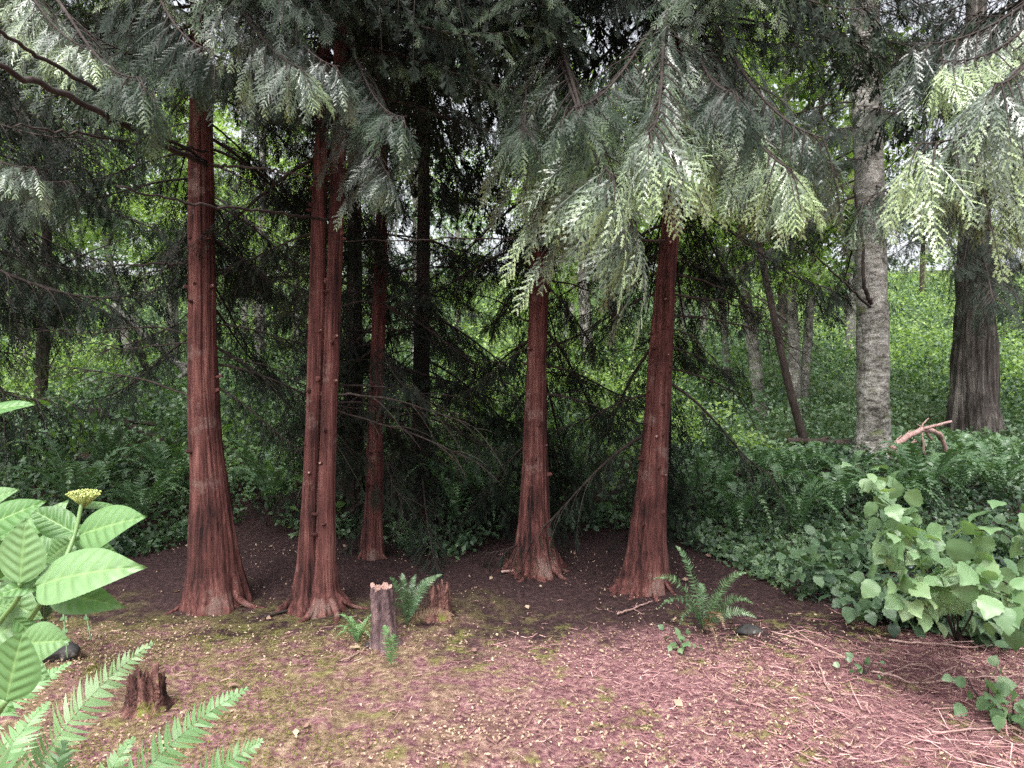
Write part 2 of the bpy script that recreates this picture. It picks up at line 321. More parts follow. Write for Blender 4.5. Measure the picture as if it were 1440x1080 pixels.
def make_bough(seed, Ln=2.0, nsec=40, sp_step=.045, bl_step=.014, segs=3, bw=.0045, hang=.5, droop=.25, fullness=1.0, start=.12, spr=(.08, .23), secf=.30, pin=.33):
    r = np.random.default_rng(seed); wood = MB(); lf = MB()
    t = np.linspace(0, 1, 24); wob = r.uniform(-1, 1, 3)
    def axis(t):
        return np.stack([Ln * t, Ln * .06 * np.sin(t * 3 + wob[0]) * wob[1] - Ln * .06 * math.sin(wob[0]) * wob[1], Ln * (-droop * np.sin(t * 2.1) * t + droop * .35 * t ** 4)], -1)
    tube(wood, axis(t), .016 * (1 - t) ** .8 + .0018, 6)
    B, D, Sd, LNn, WD, AA = [], [], [], [], [], []
    for i in range(nsec):
        ti = start + (1 - start) * (i + r.uniform(-.3, .3)) / nsec; ti = min(max(ti, .05), 1)
        side = 1 if i % 2 else -1; p0 = axis(np.array([ti]))[0]
        prof = (.35 + .65 * math.sin(min(1, ti * 1.25) * math.pi * .62)) * (1 - .55 * ti ** 3)
        sl_ = Ln * secf * prof * r.uniform(.45, 1.3)
        an = r.uniform(.65, 1.15) * (1 - .45 * ti)
        if i >= nsec - 2: an = .1; sl_ *= .8
        d0 = np.array([math.cos(an), side * math.sin(an), r.uniform(-.35, .1)]); d0 /= np.linalg.norm(d0)
        hg = hang * r.uniform(.5, 1.3)
        npt = 9; s = np.linspace(0, 1, npt)
        C = p0 + d0 * (s * sl_)[:, None]; C[:, 2] -= hg * sl_ * s ** 1.8
        tube(wood, C, .0042 * (1 - s) + .001, 4)
        nsp = max(4, int(sl_ / sp_step * fullness))
        for q in range(nsp):
            u_ = (.1 + .9 * (q + r.uniform(0, .6)) / nsp); u_ = min(u_, 1)
            f_ = u_ * (npt - 1); k0 = min(int(f_), npt - 2); b0 = C[k0] + (C[k0 + 1] - C[k0]) * (f_ - k0)
            tg = unit(C[k0 + 1] - C[k0]); sd_ = unit(np.cross(np.array([0, 0, 1.0]), tg)); sg = 1 if q % 2 else -1
            aa = r.uniform(.5, 1.0) * (1 - .5 * u_)
            if q >= nsp - 1: aa = .05
            dd = tg * math.cos(aa) + sd_ * sg * math.sin(aa); dd[2] -= r.uniform(0, .35) + .3 * hang; dd = unit(dd)
            spl = r.uniform(*spr) * (1 - .35 * u_) * (.75 + .25 * Ln / 2)
            nb = max(4, int(spl / bl_step)); e = (np.arange(nb) + .5) / nb
            P_ = b0 + dd * (e * spl)[:, None]; P_[:, 2] -= .35 * hang * spl * e ** 2
            # local frame of the flat spray
            nrm = unit(np.cross(dd, sd_ * sg) + r.normal(0, .42, 3)); s2 = unit(np.cross(nrm, dd))
            al = .75
            sgn = np.where(np.arange(nb) % 2, 1.0, -1.0)[:, None]
            bd = unit(dd * math.cos(al) + s2 * sgn * math.sin(al) + r.normal(0, .07, (nb, 3)))
            bl = spl * pin * (np.sin(np.clip(e * 1.15 + .12, 0, 1.25) * 2.3)) * r.uniform(.55, 1.3, nb) + .006
            # both sides from each node
            for sg2 in (1, -1):
                bd2 = unit(dd * math.cos(al) + s2 * sgn * sg2 * math.sin(al) + r.normal(0, .15, (nb, 3)))
                B.append(P_); D.append(bd2); Sd.append(unit(np.cross(np.broadcast_to(nrm, (nb, 3)), bd2))); LNn.append(bl * (1 if sg2 == 1 else .9)); WD.append(np.full(nb, bw) * r.uniform(.8, 1.2))
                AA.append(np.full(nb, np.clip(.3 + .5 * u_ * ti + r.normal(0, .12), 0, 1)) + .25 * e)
            wood_r = .0011
            # spray rib as a leaflet of its own
            B.append(b0[None]); D.append(dd[None]); Sd.append(s2[None]); LNn.append(np.array([spl])); WD.append(np.array([bw * .7])); AA.append(np.array([.4]))
    blades(lf, np.concatenate(B), np.concatenate(D), np.concatenate(Sd), np.concatenate(LNn), np.concatenate(WD), segs, np.concatenate(AA))
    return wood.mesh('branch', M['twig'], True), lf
HI = []; MED = []; LOW = []; HERO = []
for s_ in range(4):
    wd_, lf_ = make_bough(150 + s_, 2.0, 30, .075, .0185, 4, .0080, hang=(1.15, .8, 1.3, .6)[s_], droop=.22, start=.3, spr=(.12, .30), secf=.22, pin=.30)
    HERO.append((wd_, lf_.mesh('foliage', M['cedar_lit']), lf_.mesh('foliage', M['cedar'])))
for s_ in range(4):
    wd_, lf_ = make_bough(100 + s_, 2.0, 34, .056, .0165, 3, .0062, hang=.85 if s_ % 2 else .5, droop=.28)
    HI.append((wd_, lf_.mesh('foliage', M['cedar_lit']), lf_.mesh('foliage', M['cedar'])))
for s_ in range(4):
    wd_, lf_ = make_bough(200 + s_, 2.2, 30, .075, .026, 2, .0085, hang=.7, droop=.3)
    MED.append((wd_, lf_.mesh('foliage', M['cedar']), lf_.mesh('foliage', M['cedar_shaded'])))
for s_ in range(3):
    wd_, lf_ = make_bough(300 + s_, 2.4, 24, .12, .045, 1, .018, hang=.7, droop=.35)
    LOW.append((wd_, lf_.mesh('foliage', M['cedar_shaded']), lf_.mesh('foliage', M['cedar'])))
def bough(tree, p0, p1, kind, mi=0, roll=None, thick=1.0):
    """a branch with its foliage from p0 to p1 (tree-local)"""
    base = {'hero': 2.0, 'hi': 2.0, 'med': 2.2, 'low': 2.4}[kind]
    lib = {'hero': HERO, 'hi': HI, 'med': MED, 'low': LOW}[kind]
    v = random.choice(lib); d_ = Vector(p1) - Vector(p0); ln = d_.length
    q = d_.to_track_quat('X', 'Z')
    e = (q.to_matrix() @ Matrix.Rotation(roll if roll is not None else rnd(-.35, .35), 3, 'X')).to_euler()
    s = ln / base
    b = obj('branch', v[0], tree, p0, e, (s, s * thick, s * thick)); obj('foliage', v[1 + mi], b)
    return b
def auto_boughs(tree, info, n, zr, lr, kind, mi=0, az=None, seed=0, down=.25, mdf=None):
    r = np.random.default_rng(seed); zz, cx, cy, rr = info
    for k in range(n):
        z = zr[0] + (zr[1] - zr[0]) * ((k + r.random()) / n) ** 1.0
        a = r.uniform(0, 6.28) if az is None else r.uniform(*az)
        ln = r.uniform(*lr) * (1 - .45 * (z - zr[0]) / max(.1, zr[1] - zr[0]) * .6)
        r0 = np.interp(z, zz, rr) * .6; x = np.interp(z, zz, cx); y = np.interp(z, zz, cy)
        p0 = Vector((x + r0 * math.cos(a), y + r0 * math.sin(a), z))
        p1 = p0 + Vector((ln * math.cos(a), ln * math.sin(a), -ln * down * r.uniform(-.2, 1.6)))
        bough(tree, p0, p1, kind, mi if mdf is None else (1 if r.random() < mdf else 0))
BARE = []
for s_ in range(5):
    r = np.random.default_rng(700 + s_); mb = MB(); n_ = 16; t = np.linspace(0, 1, n_)
    C = np.stack([t, .05 * np.sin(t * 5 + s_), -.22 * t ** 1.7 + .1 * t ** 4 * (s_ % 2)], -1) + np.cumsum(r.normal(0, .006, (n_, 3)), 0); C[0] = 0
    tube(mb, C, .006 * (1 - t) + .0014, 5)
    for q in range(11):
        k0 = r.integers(3, 15); dd = unit(np.array([r.uniform(.4, 1), r.uniform(-1, 1), r.uniform(-.8, .25)])); l_ = r.uniform(.12, .38)
        s2 = np.linspace(0, 1, 6); CC = C[k0] + dd * (s2 * l_)[:, None]; CC[:, 2] -= .35 * l_ * s2 ** 2
        tube(mb, CC, .0028 * (1 - s2) + .0009, 4)
    BARE.append(mb.mesh('dead_branch', M['twig'], True))
def bare(tree, info, n, zr, lr, az=(0, 6.28), seed=0):
    r = np.random.default_rng(seed); zz, cx, cy, rr = info
    for k in range(n):
        z = r.uniform(*zr); a = r.uniform(*az); r0 = np.interp(z, zz, rr) * .9
        o = obj('dead_branch', BARE[r.integers(0, 5)], tree, (np.interp(z, zz, cx) + r0 * math.cos(a), np.interp(z, zz, cy) + r0 * math.sin(a), z), (r.uniform(-.6, .6), r.uniform(-.5, .35), a), r.uniform(*lr))

# ------------------------------------------------------------------ the six front cedars
def cedar(label, rows_list, pxy, bark='cedar_bark', group='red-barked cedars at the back of the clearing', name='cedar_tree', Y=None, **kw):
    base = gp(*pxy)
    if Y: base = Vector((at(pxy[0], pxy[1], Y).x, Y, 0)); base.z = G(base.x, base.y)
    t = thing(name, label, 'tree', base, group); infos = []
    for k, rows in enumerate(rows_list):
        me, info = trunk_mesh(px_profile(rows, base.y, base), M[bark], seed=len(bpy.data.meshes), **kw)
        obj('trunk', me, t); infos.append(info)
    return t, infos
T1, I1 = cedar('thick straight red-barked cedar with bulging ridged base, leftmost of the big trunks',
    [[(262, 350, 852), (268, 335, 800), (270, 325, 720), (268, 313, 640), (266, 306, 560), (267, 303, 480), (266, 302, 380), (266, 300, 300), (268, 298, 200)]], (306, 850), flute=.10, flareh=.35)
T2, I2 = cedar('twin-stemmed red cedar, two slim trunks fused at one flared root base',
    [[(400, 462, 858), (412, 450, 830), (419, 446, 790), (425, 446, 700), (430, 451, 600), (434, 456, 480), (438, 459, 300), (446, 462, 150)],
     [(425, 492, 858), (438, 476, 830), (443, 471, 790), (446, 471, 700), (451, 473, 600), (456, 477, 480), (463, 484, 300), (468, 487, 150)]], (446, 856), flute=.16, flareh=.22, nfl=6)
T3, I3 = cedar('slim red-barked cedar standing further back, just right of the twin-stemmed tree',
    [[(505, 541, 785), (511, 538, 740), (514, 538, 700), (517, 539, 600), (522, 541, 480), (527, 544, 380), (530, 545, 250)]], (522, 783), flute=.08)
T4, I4 = cedar('dark shaded trunk deep in the gloom between the slim cedar and the middle cedar',
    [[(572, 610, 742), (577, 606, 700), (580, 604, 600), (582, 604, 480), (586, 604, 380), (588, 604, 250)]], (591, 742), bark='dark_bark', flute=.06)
T5, I5 = cedar('middle red cedar with fluted buttress roots and a hanging silvery bough above it',
    [[(708, 792, 803), (722, 779, 770), (729, 774, 730), (735, 769, 650), (739, 768, 550), (743, 770, 450), (747, 773, 350), (750, 774, 250)]], (752, 801), flute=.2, flareh=.22, nfl=8)
T6, I6 = cedar('leaning red cedar covered in pruned branch stubs, right of the clearing behind the fern',
    [[(862, 942, 828), (876, 938, 800), (885, 935, 760), (893, 937, 700), (905, 941, 600), (913, 945, 500), (922, 949, 400), (930, 956, 320), (942, 964, 200)]], (903, 826), flute=.13, flareh=.3)
T4b, I4b = cedar('black shadowed trunk right behind the twin-stemmed cedar',
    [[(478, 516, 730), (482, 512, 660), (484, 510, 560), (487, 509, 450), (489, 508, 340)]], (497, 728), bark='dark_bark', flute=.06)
rt = np.random.default_rng(15)
def roots(T_, info, n, angs, ln=(.25, .55), rad=(.014, .030)):
    zz, cx, cy, rr = info
    for k in range(n):
        a = angs[k] if k < len(angs) else rt.uniform(0, 6.28); r0 = float(np.interp(.12, zz, rr)) * .75; l_ = rt.uniform(*ln); b = T_.location
        x0, y0 = float(np.interp(.1, zz, cx)) + r0 * math.cos(a), float(np.interp(.1, zz, cy)) + r0 * math.sin(a)
        P_ = []
        for q in range(12):
            u_ = q / 11; aa = a + .5 * math.sin(u_ * 3 + k) * u_; x = x0 + l_ * u_ * math.cos(aa); y = y0 + l_ * u_ * math.sin(aa)
            P_.append((x, y, G(b.x + x, b.y + y) - b.z + .13 * (1 - u_) ** 3.6 - .010 - .02 * u_))
        mb = MB(); tube(mb, P_, np.linspace(rt.uniform(*rad), .007, 12), 9); obj('root', mb.mesh('root', M['cedar_bark'], True), T_)
roots(T1, I1[0], 2, [-.4, -2.6]); roots(T2, I2[1], 4, [-.25, -2.9, -1.9, -.9], (.3, .6)); roots(T2, I2[0], 2, [-2.6, 3.0], (.25, .45))
roots(T5, I5[0], 5, [-.3, -2.9, -1.9, -1.2, -.7], (.2, .5)); roots(T6, I6[0], 5, [-2.8, -2.2, -1.4, -.6, 3.3], (.25, .5)); roots(T3, I3[0], 2, [-.5, -2.5], (.15, .25))
rs = np.random.default_rng(5)
stubs(T1, I1[0], 12, (.5, 3.2), rs); stubs(T2, I2[0], 13, (.6, 3.4), rs); stubs(T2, I2[1], 17, (.5, 3.4), rs)
stubs(T3, I3[0], 6, (.5, 3), rs); stubs(T5, I5[0], 9, (.7, 2.8), rs); stubs(T6, I6[0], 24, (.35, 3.0), rs)

for T_, I_, sd in ((T1, I1[0], 1), (T2, I2[1], 2), (T5, I5[0], 3), (T6, I6[0], 4)):
    zb = 3.75 if sd < 3 else 4.25
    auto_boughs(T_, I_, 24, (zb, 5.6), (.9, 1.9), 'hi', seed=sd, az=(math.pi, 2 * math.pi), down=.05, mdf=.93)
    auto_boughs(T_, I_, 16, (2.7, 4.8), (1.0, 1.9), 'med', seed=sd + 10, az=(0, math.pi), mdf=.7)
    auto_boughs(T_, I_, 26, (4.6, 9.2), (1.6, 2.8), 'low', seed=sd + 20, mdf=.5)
    bare(T_, I_, 7, (1.3, 2.6), (.7, 1.5), (0, math.pi), seed=sd)
for T_, I_, sd in ((T3, I3[0], 5), (T4, I4[0], 6), (T4b, I4b[0], 7)):
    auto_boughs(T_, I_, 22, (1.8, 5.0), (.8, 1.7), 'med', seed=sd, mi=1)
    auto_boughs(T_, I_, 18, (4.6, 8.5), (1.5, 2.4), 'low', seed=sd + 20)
    bare(T_, I_, 14, (.8, 2.8), (.6, 1.4), seed=sd)
auto_boughs(T5, I5[0], 16, (1.0, 2.7), (.9, 1.8), 'med', 1, az=(.1, 3.0), seed=41, down=.45)
auto_boughs(T1, I1[0], 7, (1.5, 2.7), (.9, 1.6), 'med', 1, az=(.2, 1.6), seed=43, down=.35)
auto_boughs(T6, I6[0], 15, (1.1, 2.9), (.9, 1.8), 'med', 1, az=(.2, 2.9), seed=42, down=.45)

auto_boughs(T4, I4[0], 20, (.7, 2.6), (.9, 1.8), 'med', 1, seed=45, down=.4)
auto_boughs(T3, I3[0], 12, (1.0, 2.6), (.9, 1.7), 'med', 1, az=(.2, 2.9), seed=47, down=.4)
auto_boughs(T4b, I4b[0], 8, (1.0, 2.4), (.7, 1.3), 'med', 1, seed=46, down=.5)
for s_, e in (((495, 330, 7.4), (350, 420, 6.8)), ((495, 380, 7.4), (330, 520, 7.0)), ((495, 300, 7.4), (370, 330, 6.8)), ((497, 480, 7.5), (380, 590, 7.2)), ((497, 400, 7.5), (420, 560, 7.0))):
    bough(T4b, at(*s_) - T4b.location, at(*e) - T4b.location, 'med', 1)
def aimed(T_, s, e, kind='hero', mi=0, roll=None, thick=.8):
    p0 = at(*s) - T_.location; p1 = at(*e) - T_.location
    return bough(T_, p0, p1, kind, mi, roll, thick)
# silvery hanging boughs in front of the middle cedar
aimed(T5, (760, 40, 5.6), (880, 225, 3.2)); aimed(T5, (758, 0, 5.6), (835, 150, 3.1)); aimed(T5, (765, 60, 5.6), (825, 215, 3.6)); aimed(T5, (755, 20, 5.6), (800, 120, 3.4), mi=1)
aimed(T5, (760, 50, 5.6), (855, 190, 3.5)); aimed(T5, (750, 60, 5.6), (730, 130, 3.8), mi=1); aimed(T6, (950, -30, 5.1), (890, 110, 3.0)); aimed(T6, (950, 10, 5.1), (780, 90, 3.4), mi=1)
# right-hand silvery boughs
aimed(T6, (955, 0, 5.1), (1140, 165, 3.0)); aimed(T6, (955, 40, 5.1), (1110, 215, 3.5)); aimed(T6, (958, -30, 5.1), (1190, 120, 3.1)); aimed(T6, (955, 20, 5.1), (1040, 60, 3.2), mi=1)
# twin-stem's pale bough
aimed(T2, (480, 90, 4.7), (530, 200, 3.5)); aimed(T2, (480, 50, 4.7), (585, 120, 3.4), mi=1)
for e in ((1015, 440, 6.1), (985, 400, 6.4), (1030, 390, 5.8)): aimed(T6, (950, 270, 5.4), e, 'med', 1, thick=.8)
for e in ((870, 420, 6.1), (890, 450, 6.4), (850, 380, 5.9)): aimed(T6, (935, 290, 5.4), e, 'med', 1, thick=.8)
for e in ((690, 450, 6.9), (660, 380, 7.0), (820, 430, 7.0)): aimed(T5, (757, 300, 5.9), e, 'med', 1, thick=.8)
# long bare limbs of the left cedar reaching up-left, with foliage
def limb(T_, pts, r0, r1, name='limb'):
    P_ = [np.array(at(*p) - T_.location) for p in pts]; mb = MB(); m_ = len(P_)
    tt = np.linspace(0, m_ - 1, 30); C = np.stack([np.interp(tt, range(m_), [p[i] for p in P_]) for i in range(3)], -1)
    for _ in range(4): C[1:-1] = (C[:-2] + 2 * C[1:-1] + C[2:]) / 4
    C[1:-1] += RNG.normal(0, .006, (28, 3))
    tube(mb, C, np.linspace(r0, r1, 30), 8); return obj(name, mb.mesh(name, M['twig'], True), T_)
limb(T1, [(290, 232, 4.7), (200, 190, 3.1), (90, 132, 2.3), (-40, 75, 1.9)], .018, .008)
limb(T1, [(290, 228, 4.7), (170, 150, 3.0), (70, 90, 2.3), (-40, 20, 1.9)], .012, .005)
limb(T1, [(290, 212, 4.7), (200, 205, 3.4), (120, 188, 2.7), (20, 178, 2.3)], .008, .003)
limb(T1, [(296, 232, 4.6), (380, 238, 4.0), (440, 250, 3.8)], .010, .004)
limb(T2, [(462, 308, 4.6), (380, 297, 3.9), (290, 290, 3.2), (165, 262, 2.7)], .011, .004)
limb(T2, [(470, 270, 4.6), (440, 250, 4.2), (478, 240, 4.0)], .010, .003)
limb(T1, [(270, 370, 4.9), (200, 372, 5.0), (120, 378, 5.2)], .012, .004)
limb(T6, [(935, 338, 5.2), (780, 336, 5.0), (640, 334, 4.6), (470, 340, 4.4)], .009, .003)
for s, e in (((60, -20, 3.6), (210, 50, 2.6)), ((0, -60, 3.4), (130, 20, 2.7)), ((-120, 150, 3.4), (60, 200, 2.9)),
             ((-160, 190, 3.6), (120, 225, 3.3)), ((180, -80, 3.9), (330, 30, 3.0)), ((260, -80, 4.2), (430, 40, 3.1)), ((330, -60, 4.2), (480, 50, 3.3)), ((300, 0, 4.2), (390, 90, 3.4)), ((-140, 230, 3.8), (60, 250, 3.4)), ((40, 0, 3.6), (250, 90, 2.8))):
    aimed(T1, s, e, mi=random.choice((0, 1, 1)))

# cedars just outside the frame whose boughs hang into the picture
def offcedar(x, y, label, r_):
    b = Vector((x, y, G(x, y))); t = thing('cedar_tree', label, 'tree', b, 'red-barked cedars at the back of the clearing')
    me, info = trunk_mesh([(0, 0, r_ * 1.5), (0, .4, r_ * 1.1), (0, 1.5, r_), (0, 4, r_ * .8)], M['cedar_bark'], seed=int(x * 10) % 97)
    obj('trunk', me, t); return t, info
T9, I9 = offcedar(4.6, 3.9, 'cedar outside the right edge, its silvery boughs hanging into the top right corner', .17)
for s, e in (((1560, 40, 3.9), (1330, 150, 2.9)), ((1560, -40, 3.9), (1300, 60, 3.1)), ((1580, 60, 3.9), (1350, 230, 3.2)), ((1580, 20, 3.9), (1210, 170, 2.9)),
             ((1560, 90, 3.9), (1400, 260, 3.0)), ((1560, -60, 3.9), (1400, 60, 2.6)), ((1580, -40, 4.0), (1180, 260, 3.6)), ((1580, -80, 4.0), (1240, 40, 3.4))):
    aimed(T9, s, (e[0], e[1] - 25, e[2]), mi=random.choice((0, 0, 0)))
auto_boughs(T9, I9, 14, (4.2, 8), (1.8, 2.6), 'low', seed=77, az=(1.2, 4.6))
T10, I10 = offcedar(-5.4, 5.2, 'cedar outside the left edge, its dark boughs filling the upper left', .17)
auto_boughs(T10, I10, 26, (2.0, 5.0), (1.8, 2.9), 'med', seed=78, az=(-1.3, 1.6), mdf=.8)
auto_boughs(T10, I10, 14, (5, 8.5), (1.8, 2.6), 'low', seed=79)

# ------------------------------------------------------------------ right-hand big trunks
T7, I7 = cedar('stout grey mottled trunk with a forked twig, in the ferns on the right',
    [[(1200, 1254, 645), (1206, 1250, 610), (1207, 1248, 500), (1206, 1246, 400), (1205, 1243, 300), (1200, 1238, 150), (1196, 1234, 0)]], (1228, 645), bark='grey_bark', group=None, name='fir_tree', Y=9.0, flute=.04, ridge=.012)
T8, I8 = cedar('massive old cedar trunk with deep vertical furrows near the right edge',
    [[(1331, 1406, 622), (1338, 1400, 580), (1342, 1398, 540), (1345, 1397, 480), (1349, 1393, 400), (1352, 1390, 330), (1354, 1388, 200)]], (1368, 622), bark='grey_cedar_bark', group=None, Y=11.0, flute=.10, ridge=.08, flareh=.5)
auto_boughs(T7, I7[0], 30, (3.2, 7), (1.2, 2.4), 'med', 1, seed=51); auto_boughs(T7, I7[0], 20, (7, 12), (1.5, 2.5), 'low', seed=52)
auto_boughs(T8, I8[0], 34, (3.0, 7), (1.6, 2.8), 'med', 1, seed=53); auto_boughs(T8, I8[0], 22, (7, 13), (1.8, 3), 'low', seed=54)
limb(T7, [(1226, 428, 8.7), (1214, 400, 8.6), (1213, 330, 8.5), (1200, 260, 8.4)], .03, .012, 'forked_twig')
limb(T7, [(1224, 432, 8.7), (1190, 400, 8.4), (1150, 362, 8.2), (1110, 340, 8.0)], .018, .006, 'forked_twig')

# ------------------------------------------------------------------ broadleaf trees of the wood behind
def leaf_quads(mb, P_, size, r, up=.4, a=None, asp=.6, fold=.25):
    n_ = len(P_); nrm = unit(r.normal(0, 1, (n_, 3)) + np.array([0, -.15, up * 2])); d_ = unit(np.cross(nrm, r.normal(0, 1, (n_, 3)))); s_ = np.cross(nrm, d_)
    size = np.broadcast_to(size, (n_,))[:, None] * r.uniform(.6, 1.3, (n_, 1)); tip = P_ + d_ * size
    mid_ = P_ + d_ * size * .45
    l_ = mid_ + s_ * size * asp * .5 + nrm * size * fold * .4; r_ = mid_ - s_ * size * asp * .5 + nrm * size * fold * .4
    V = np.stack([P_, l_, tip, r_], 1).reshape(-1, 3); k = np.arange(n_)[:, None] * 4
    T = np.concatenate([k + [0, 2, 1], k + [0, 3, 2]], 1).reshape(-1, 3)
    mb.add(V, T, None, np.repeat(a if a is not None else np.clip(r.normal(.5, .22, n_), 0, 1), 4))
def crown_mesh(seed, nl, h0, h1, rad, size, mat, clumps=60):
    r = np.random.default_rng(seed); mb = MB()
    cc = []; 
    for k in range(clumps):
        z = r.uniform(h0, h1); rr_ = rad * (1 - .5 * abs((z - (h0 + h1) * .5) / (h1 - h0) * 2) ** 2) * math.sqrt(r.random()); a = r.uniform(0, 6.28)
        cc.append((rr_ * math.cos(a), rr_ * math.sin(a), z))
    cc = np.array(cc); ci = r.integers(0, clumps, nl); spread = r.uniform(.25, .6, clumps)[ci][:, None] * rad * .33
    P_ = cc[ci] + r.normal(0, 1, (nl, 3)) * spread * np.array([1, 1, .45])
    cv = r.uniform(.2, .8, clumps)[ci]
    leaf_quads(mb, P_, size, r, a=np.clip(cv + r.normal(0, .12, nl), 0, 1))
    lb = MB()
    for k in range(0, clumps, 2):
        e = cc[k]; s0 = np.array([0, 0, max(.5, e[2] - .9)]); tube(lb, bez(s0, (s0 + e) / 2 + np.array([0, 0, .15]), e, 7), np.linspace(.022, .006, 7), 4)
    return mb.mesh('crown', mat), lb.mesh('limbs', M['alder_bark'], True)
CR = [crown_mesh(800 + k, 6500, 2.6 + .5 * k, 9.0, 2.1, .12, M['leaf_bright_lit'], 50) for k in range(3)]
CD = [crown_mesh(820 + k, 6500, 2.2, 9.0, 2.2, .11, M['leaf_mid'], 60) for k in range(2)]
def slender(label, rows, pxy, Y, crown=None, bark='alder_bark', cs=1.0, group='slender pale trunks in the bright wood behind', top=9):
    t, inf = cedar(label, [rows], pxy, bark=bark, Y=Y, group=group, name='alder_tree', flute=.05, ridge=.02, seg=24, top=top)
    if crown:
        x = inf[0][1][-1]; obj('crown', crown[0], t, (x * .5, 0, 0), (0, 0, rnd(0, 6)), cs); obj('limb', crown[1], t, (x * .5, 0, 0), (0, 0, 0), cs)
    return t
slender('slender dark trunk leaning left across the pale stems left of the grey trunk', [(1127, 1141, 642), (1108, 1119, 560), (1090, 1100, 480), (1072, 1081, 390), (1060, 1068, 330)], (1134, 642), 9.6, None, 'dark_bark', top=4.5)
slender('upright pale mossy trunk behind the leaning one', [(1107, 1127, 610), (1109, 1125, 500), (1105, 1119, 400), (1102, 1114, 300)], (1117, 610), 12, CR[0])
slender('pale trunk slanting right out of the clump left of the grey trunk', [(1118, 1134, 600), (1126, 1139, 520), (1136, 1147, 400), (1144, 1153, 300)], (1121, 600), 12.5, CR[1])
slender('spotted grey trunk left of the leaning slender trunk', [(1060, 1080, 585), (1052, 1070, 500), (1044, 1058, 430), (1036, 1050, 340)], (1070, 585), 13, CR[2])
slender('thin pale trunk beside the hanging dark foliage, right of the stubbed cedar', [(1024, 1034, 570), (1016, 1026, 500), (1010, 1018, 400)], (1029, 570), 15, CR[0])
slender('white birch-like stem far behind, just right of the middle cedar', [(822, 842, 570), (818, 836, 500), (812, 828, 400)], (832, 570), 17, CR[1])
slender('narrow white stem far behind, midway between the middle cedar and the stubbed cedar', [(856, 866, 560), (856, 865, 480), (855, 863, 380)], (861, 560), 19, CR[2])
slender('narrow pale stem seen just right of the stubbed cedar', [(957, 967, 560), (955, 965, 480), (953, 961, 380)], (962, 560), 18, CR[0])
slender('dark stubby-based tree near the left edge, rising out of the green undergrowth', [(42, 64, 625), (48, 65, 570), (52, 68, 500), (56, 70, 430), (60, 72, 340)], (54, 625), 10, CD[0], 'dark_bark', .8)
slender('greyish trunk at the far left edge behind the hydrangea', [(18, 42, 560), (22, 42, 500), (24, 40, 440), (20, 36, 350)], (30, 560), 14, CD[1], 'alder_bark')
slender('thin white stem behind the undergrowth, left of the leftmost big trunk', [(242, 252, 520), (243, 251, 470), (244, 250, 400)], (247, 520), 17, CR[1])
slender('thin grey stem leaning left in the undergrowth, midway to the thick left cedar', [(190, 205, 560), (172, 184, 480), (150, 160, 380)], (197, 560), 15, CR[2])
slender('grey stem seen between the thick left cedar and the twin-stemmed one', [(352, 368, 560), (358, 372, 470), (362, 374, 380)], (360, 560), 15, CR[0])
LT = slender('bushy dark conifer behind the thick left cedar, its low boughs showing on both sides', [(280, 296, 640), (280, 294, 560), (279, 292, 450), (278, 290, 330)], (288, 640), 8.2, None, 'dark_bark', group=None)
for t_l, zlo in ((LT, 1.6),):
    for q in range(34):
        z = zlo + q * .17; a = rnd(0, 6.28); ln = rnd(1.1, 2.3)
        bough(t_l, (0, 0, z), (ln * math.cos(a), ln * math.sin(a), z - ln * rnd(.0, .5)), 'med', 1)
LT2 = slender('dark conifer by the left edge, black boughs hanging over the green undergrowth', [(-25, -5, 600), (-24, -6, 500), (-22, -8, 350)], (-15, 600), 8.8, None, 'dark_bark', group=None)
for q in range(34):
    z = 2.4 + q * .15; a = rnd(0, 6.28); ln = rnd(1.2, 2.6)
    bough(LT2, (0, 0, z), (ln * math.cos(a), ln * math.sin(a), z - ln * rnd(.0, .5)), 'med', 1)
# the rest of the wood
proto = None
rr = np.random.default_rng(9)
k = 0
for Y in (21, 28, 36, 48):
    nn = int(3 + Y * .27)
    for i in range(nn):
        x = (-1 + 2 * (i + rr.uniform(.1, .9)) / nn) * (Y * .85 + 1)
        y = Y + rr.uniform(-1.2, 1.2); b = Vector((x, y, G(x, y)))
        far_con = rr.random() < (.7 if x > .28 * Y else .14)
        if far_con:
            t = thing('conifer_tree', 'dark conifer standing among the bright trees of the wood behind', 'tree', b, 'dark conifers in the wood behind')
        else:
            t = thing('broadleaf_tree', 'light green broadleaf tree in the bright wood behind the cedars', 'tree', b, 'broadleaf trees in the wood behind')
        if proto is None:
            me1, info1 = trunk_mesh([(0, 0, .16), (.03, .5, .12), (.1, 3, .10), (.05, 6, .08)], M['alder_bark'], seed=3, seg=16, top=10)
            me2, info2 = trunk_mesh([(0, 0, .22), (.0, .5, .17), (0, 3, .14), (0, 6, .1)], M['dark_bark'], seed=4, seg=16, top=12)
            proto = 1
        sc_ = rr.uniform(.85, 1.25)
        if far_con:
            obj('trunk', me2, t, scale=sc_)
            for q in range(16):
                z = 1.8 + q * .55; a = rr.uniform(0, 6.28); ln = (2.6 - z * .14) * rr.uniform(.8, 1.2)
                bough(t, (0, 0, z * sc_), (ln * math.cos(a), ln * math.sin(a), z * sc_ - .7), 'low', 0)
        else:
            obj('trunk', me1, t, scale=sc_); cr = (CR if rr.random() < .75 else CD); cr = cr[rr.integers(0, len(cr))]
            rz = rr.uniform(0, 6.28); obj('crown', cr[0], t, None, (0, 0, rz), sc_); obj('limb', cr[1], t, None, (0, 0, rz), sc_)
        k += 1

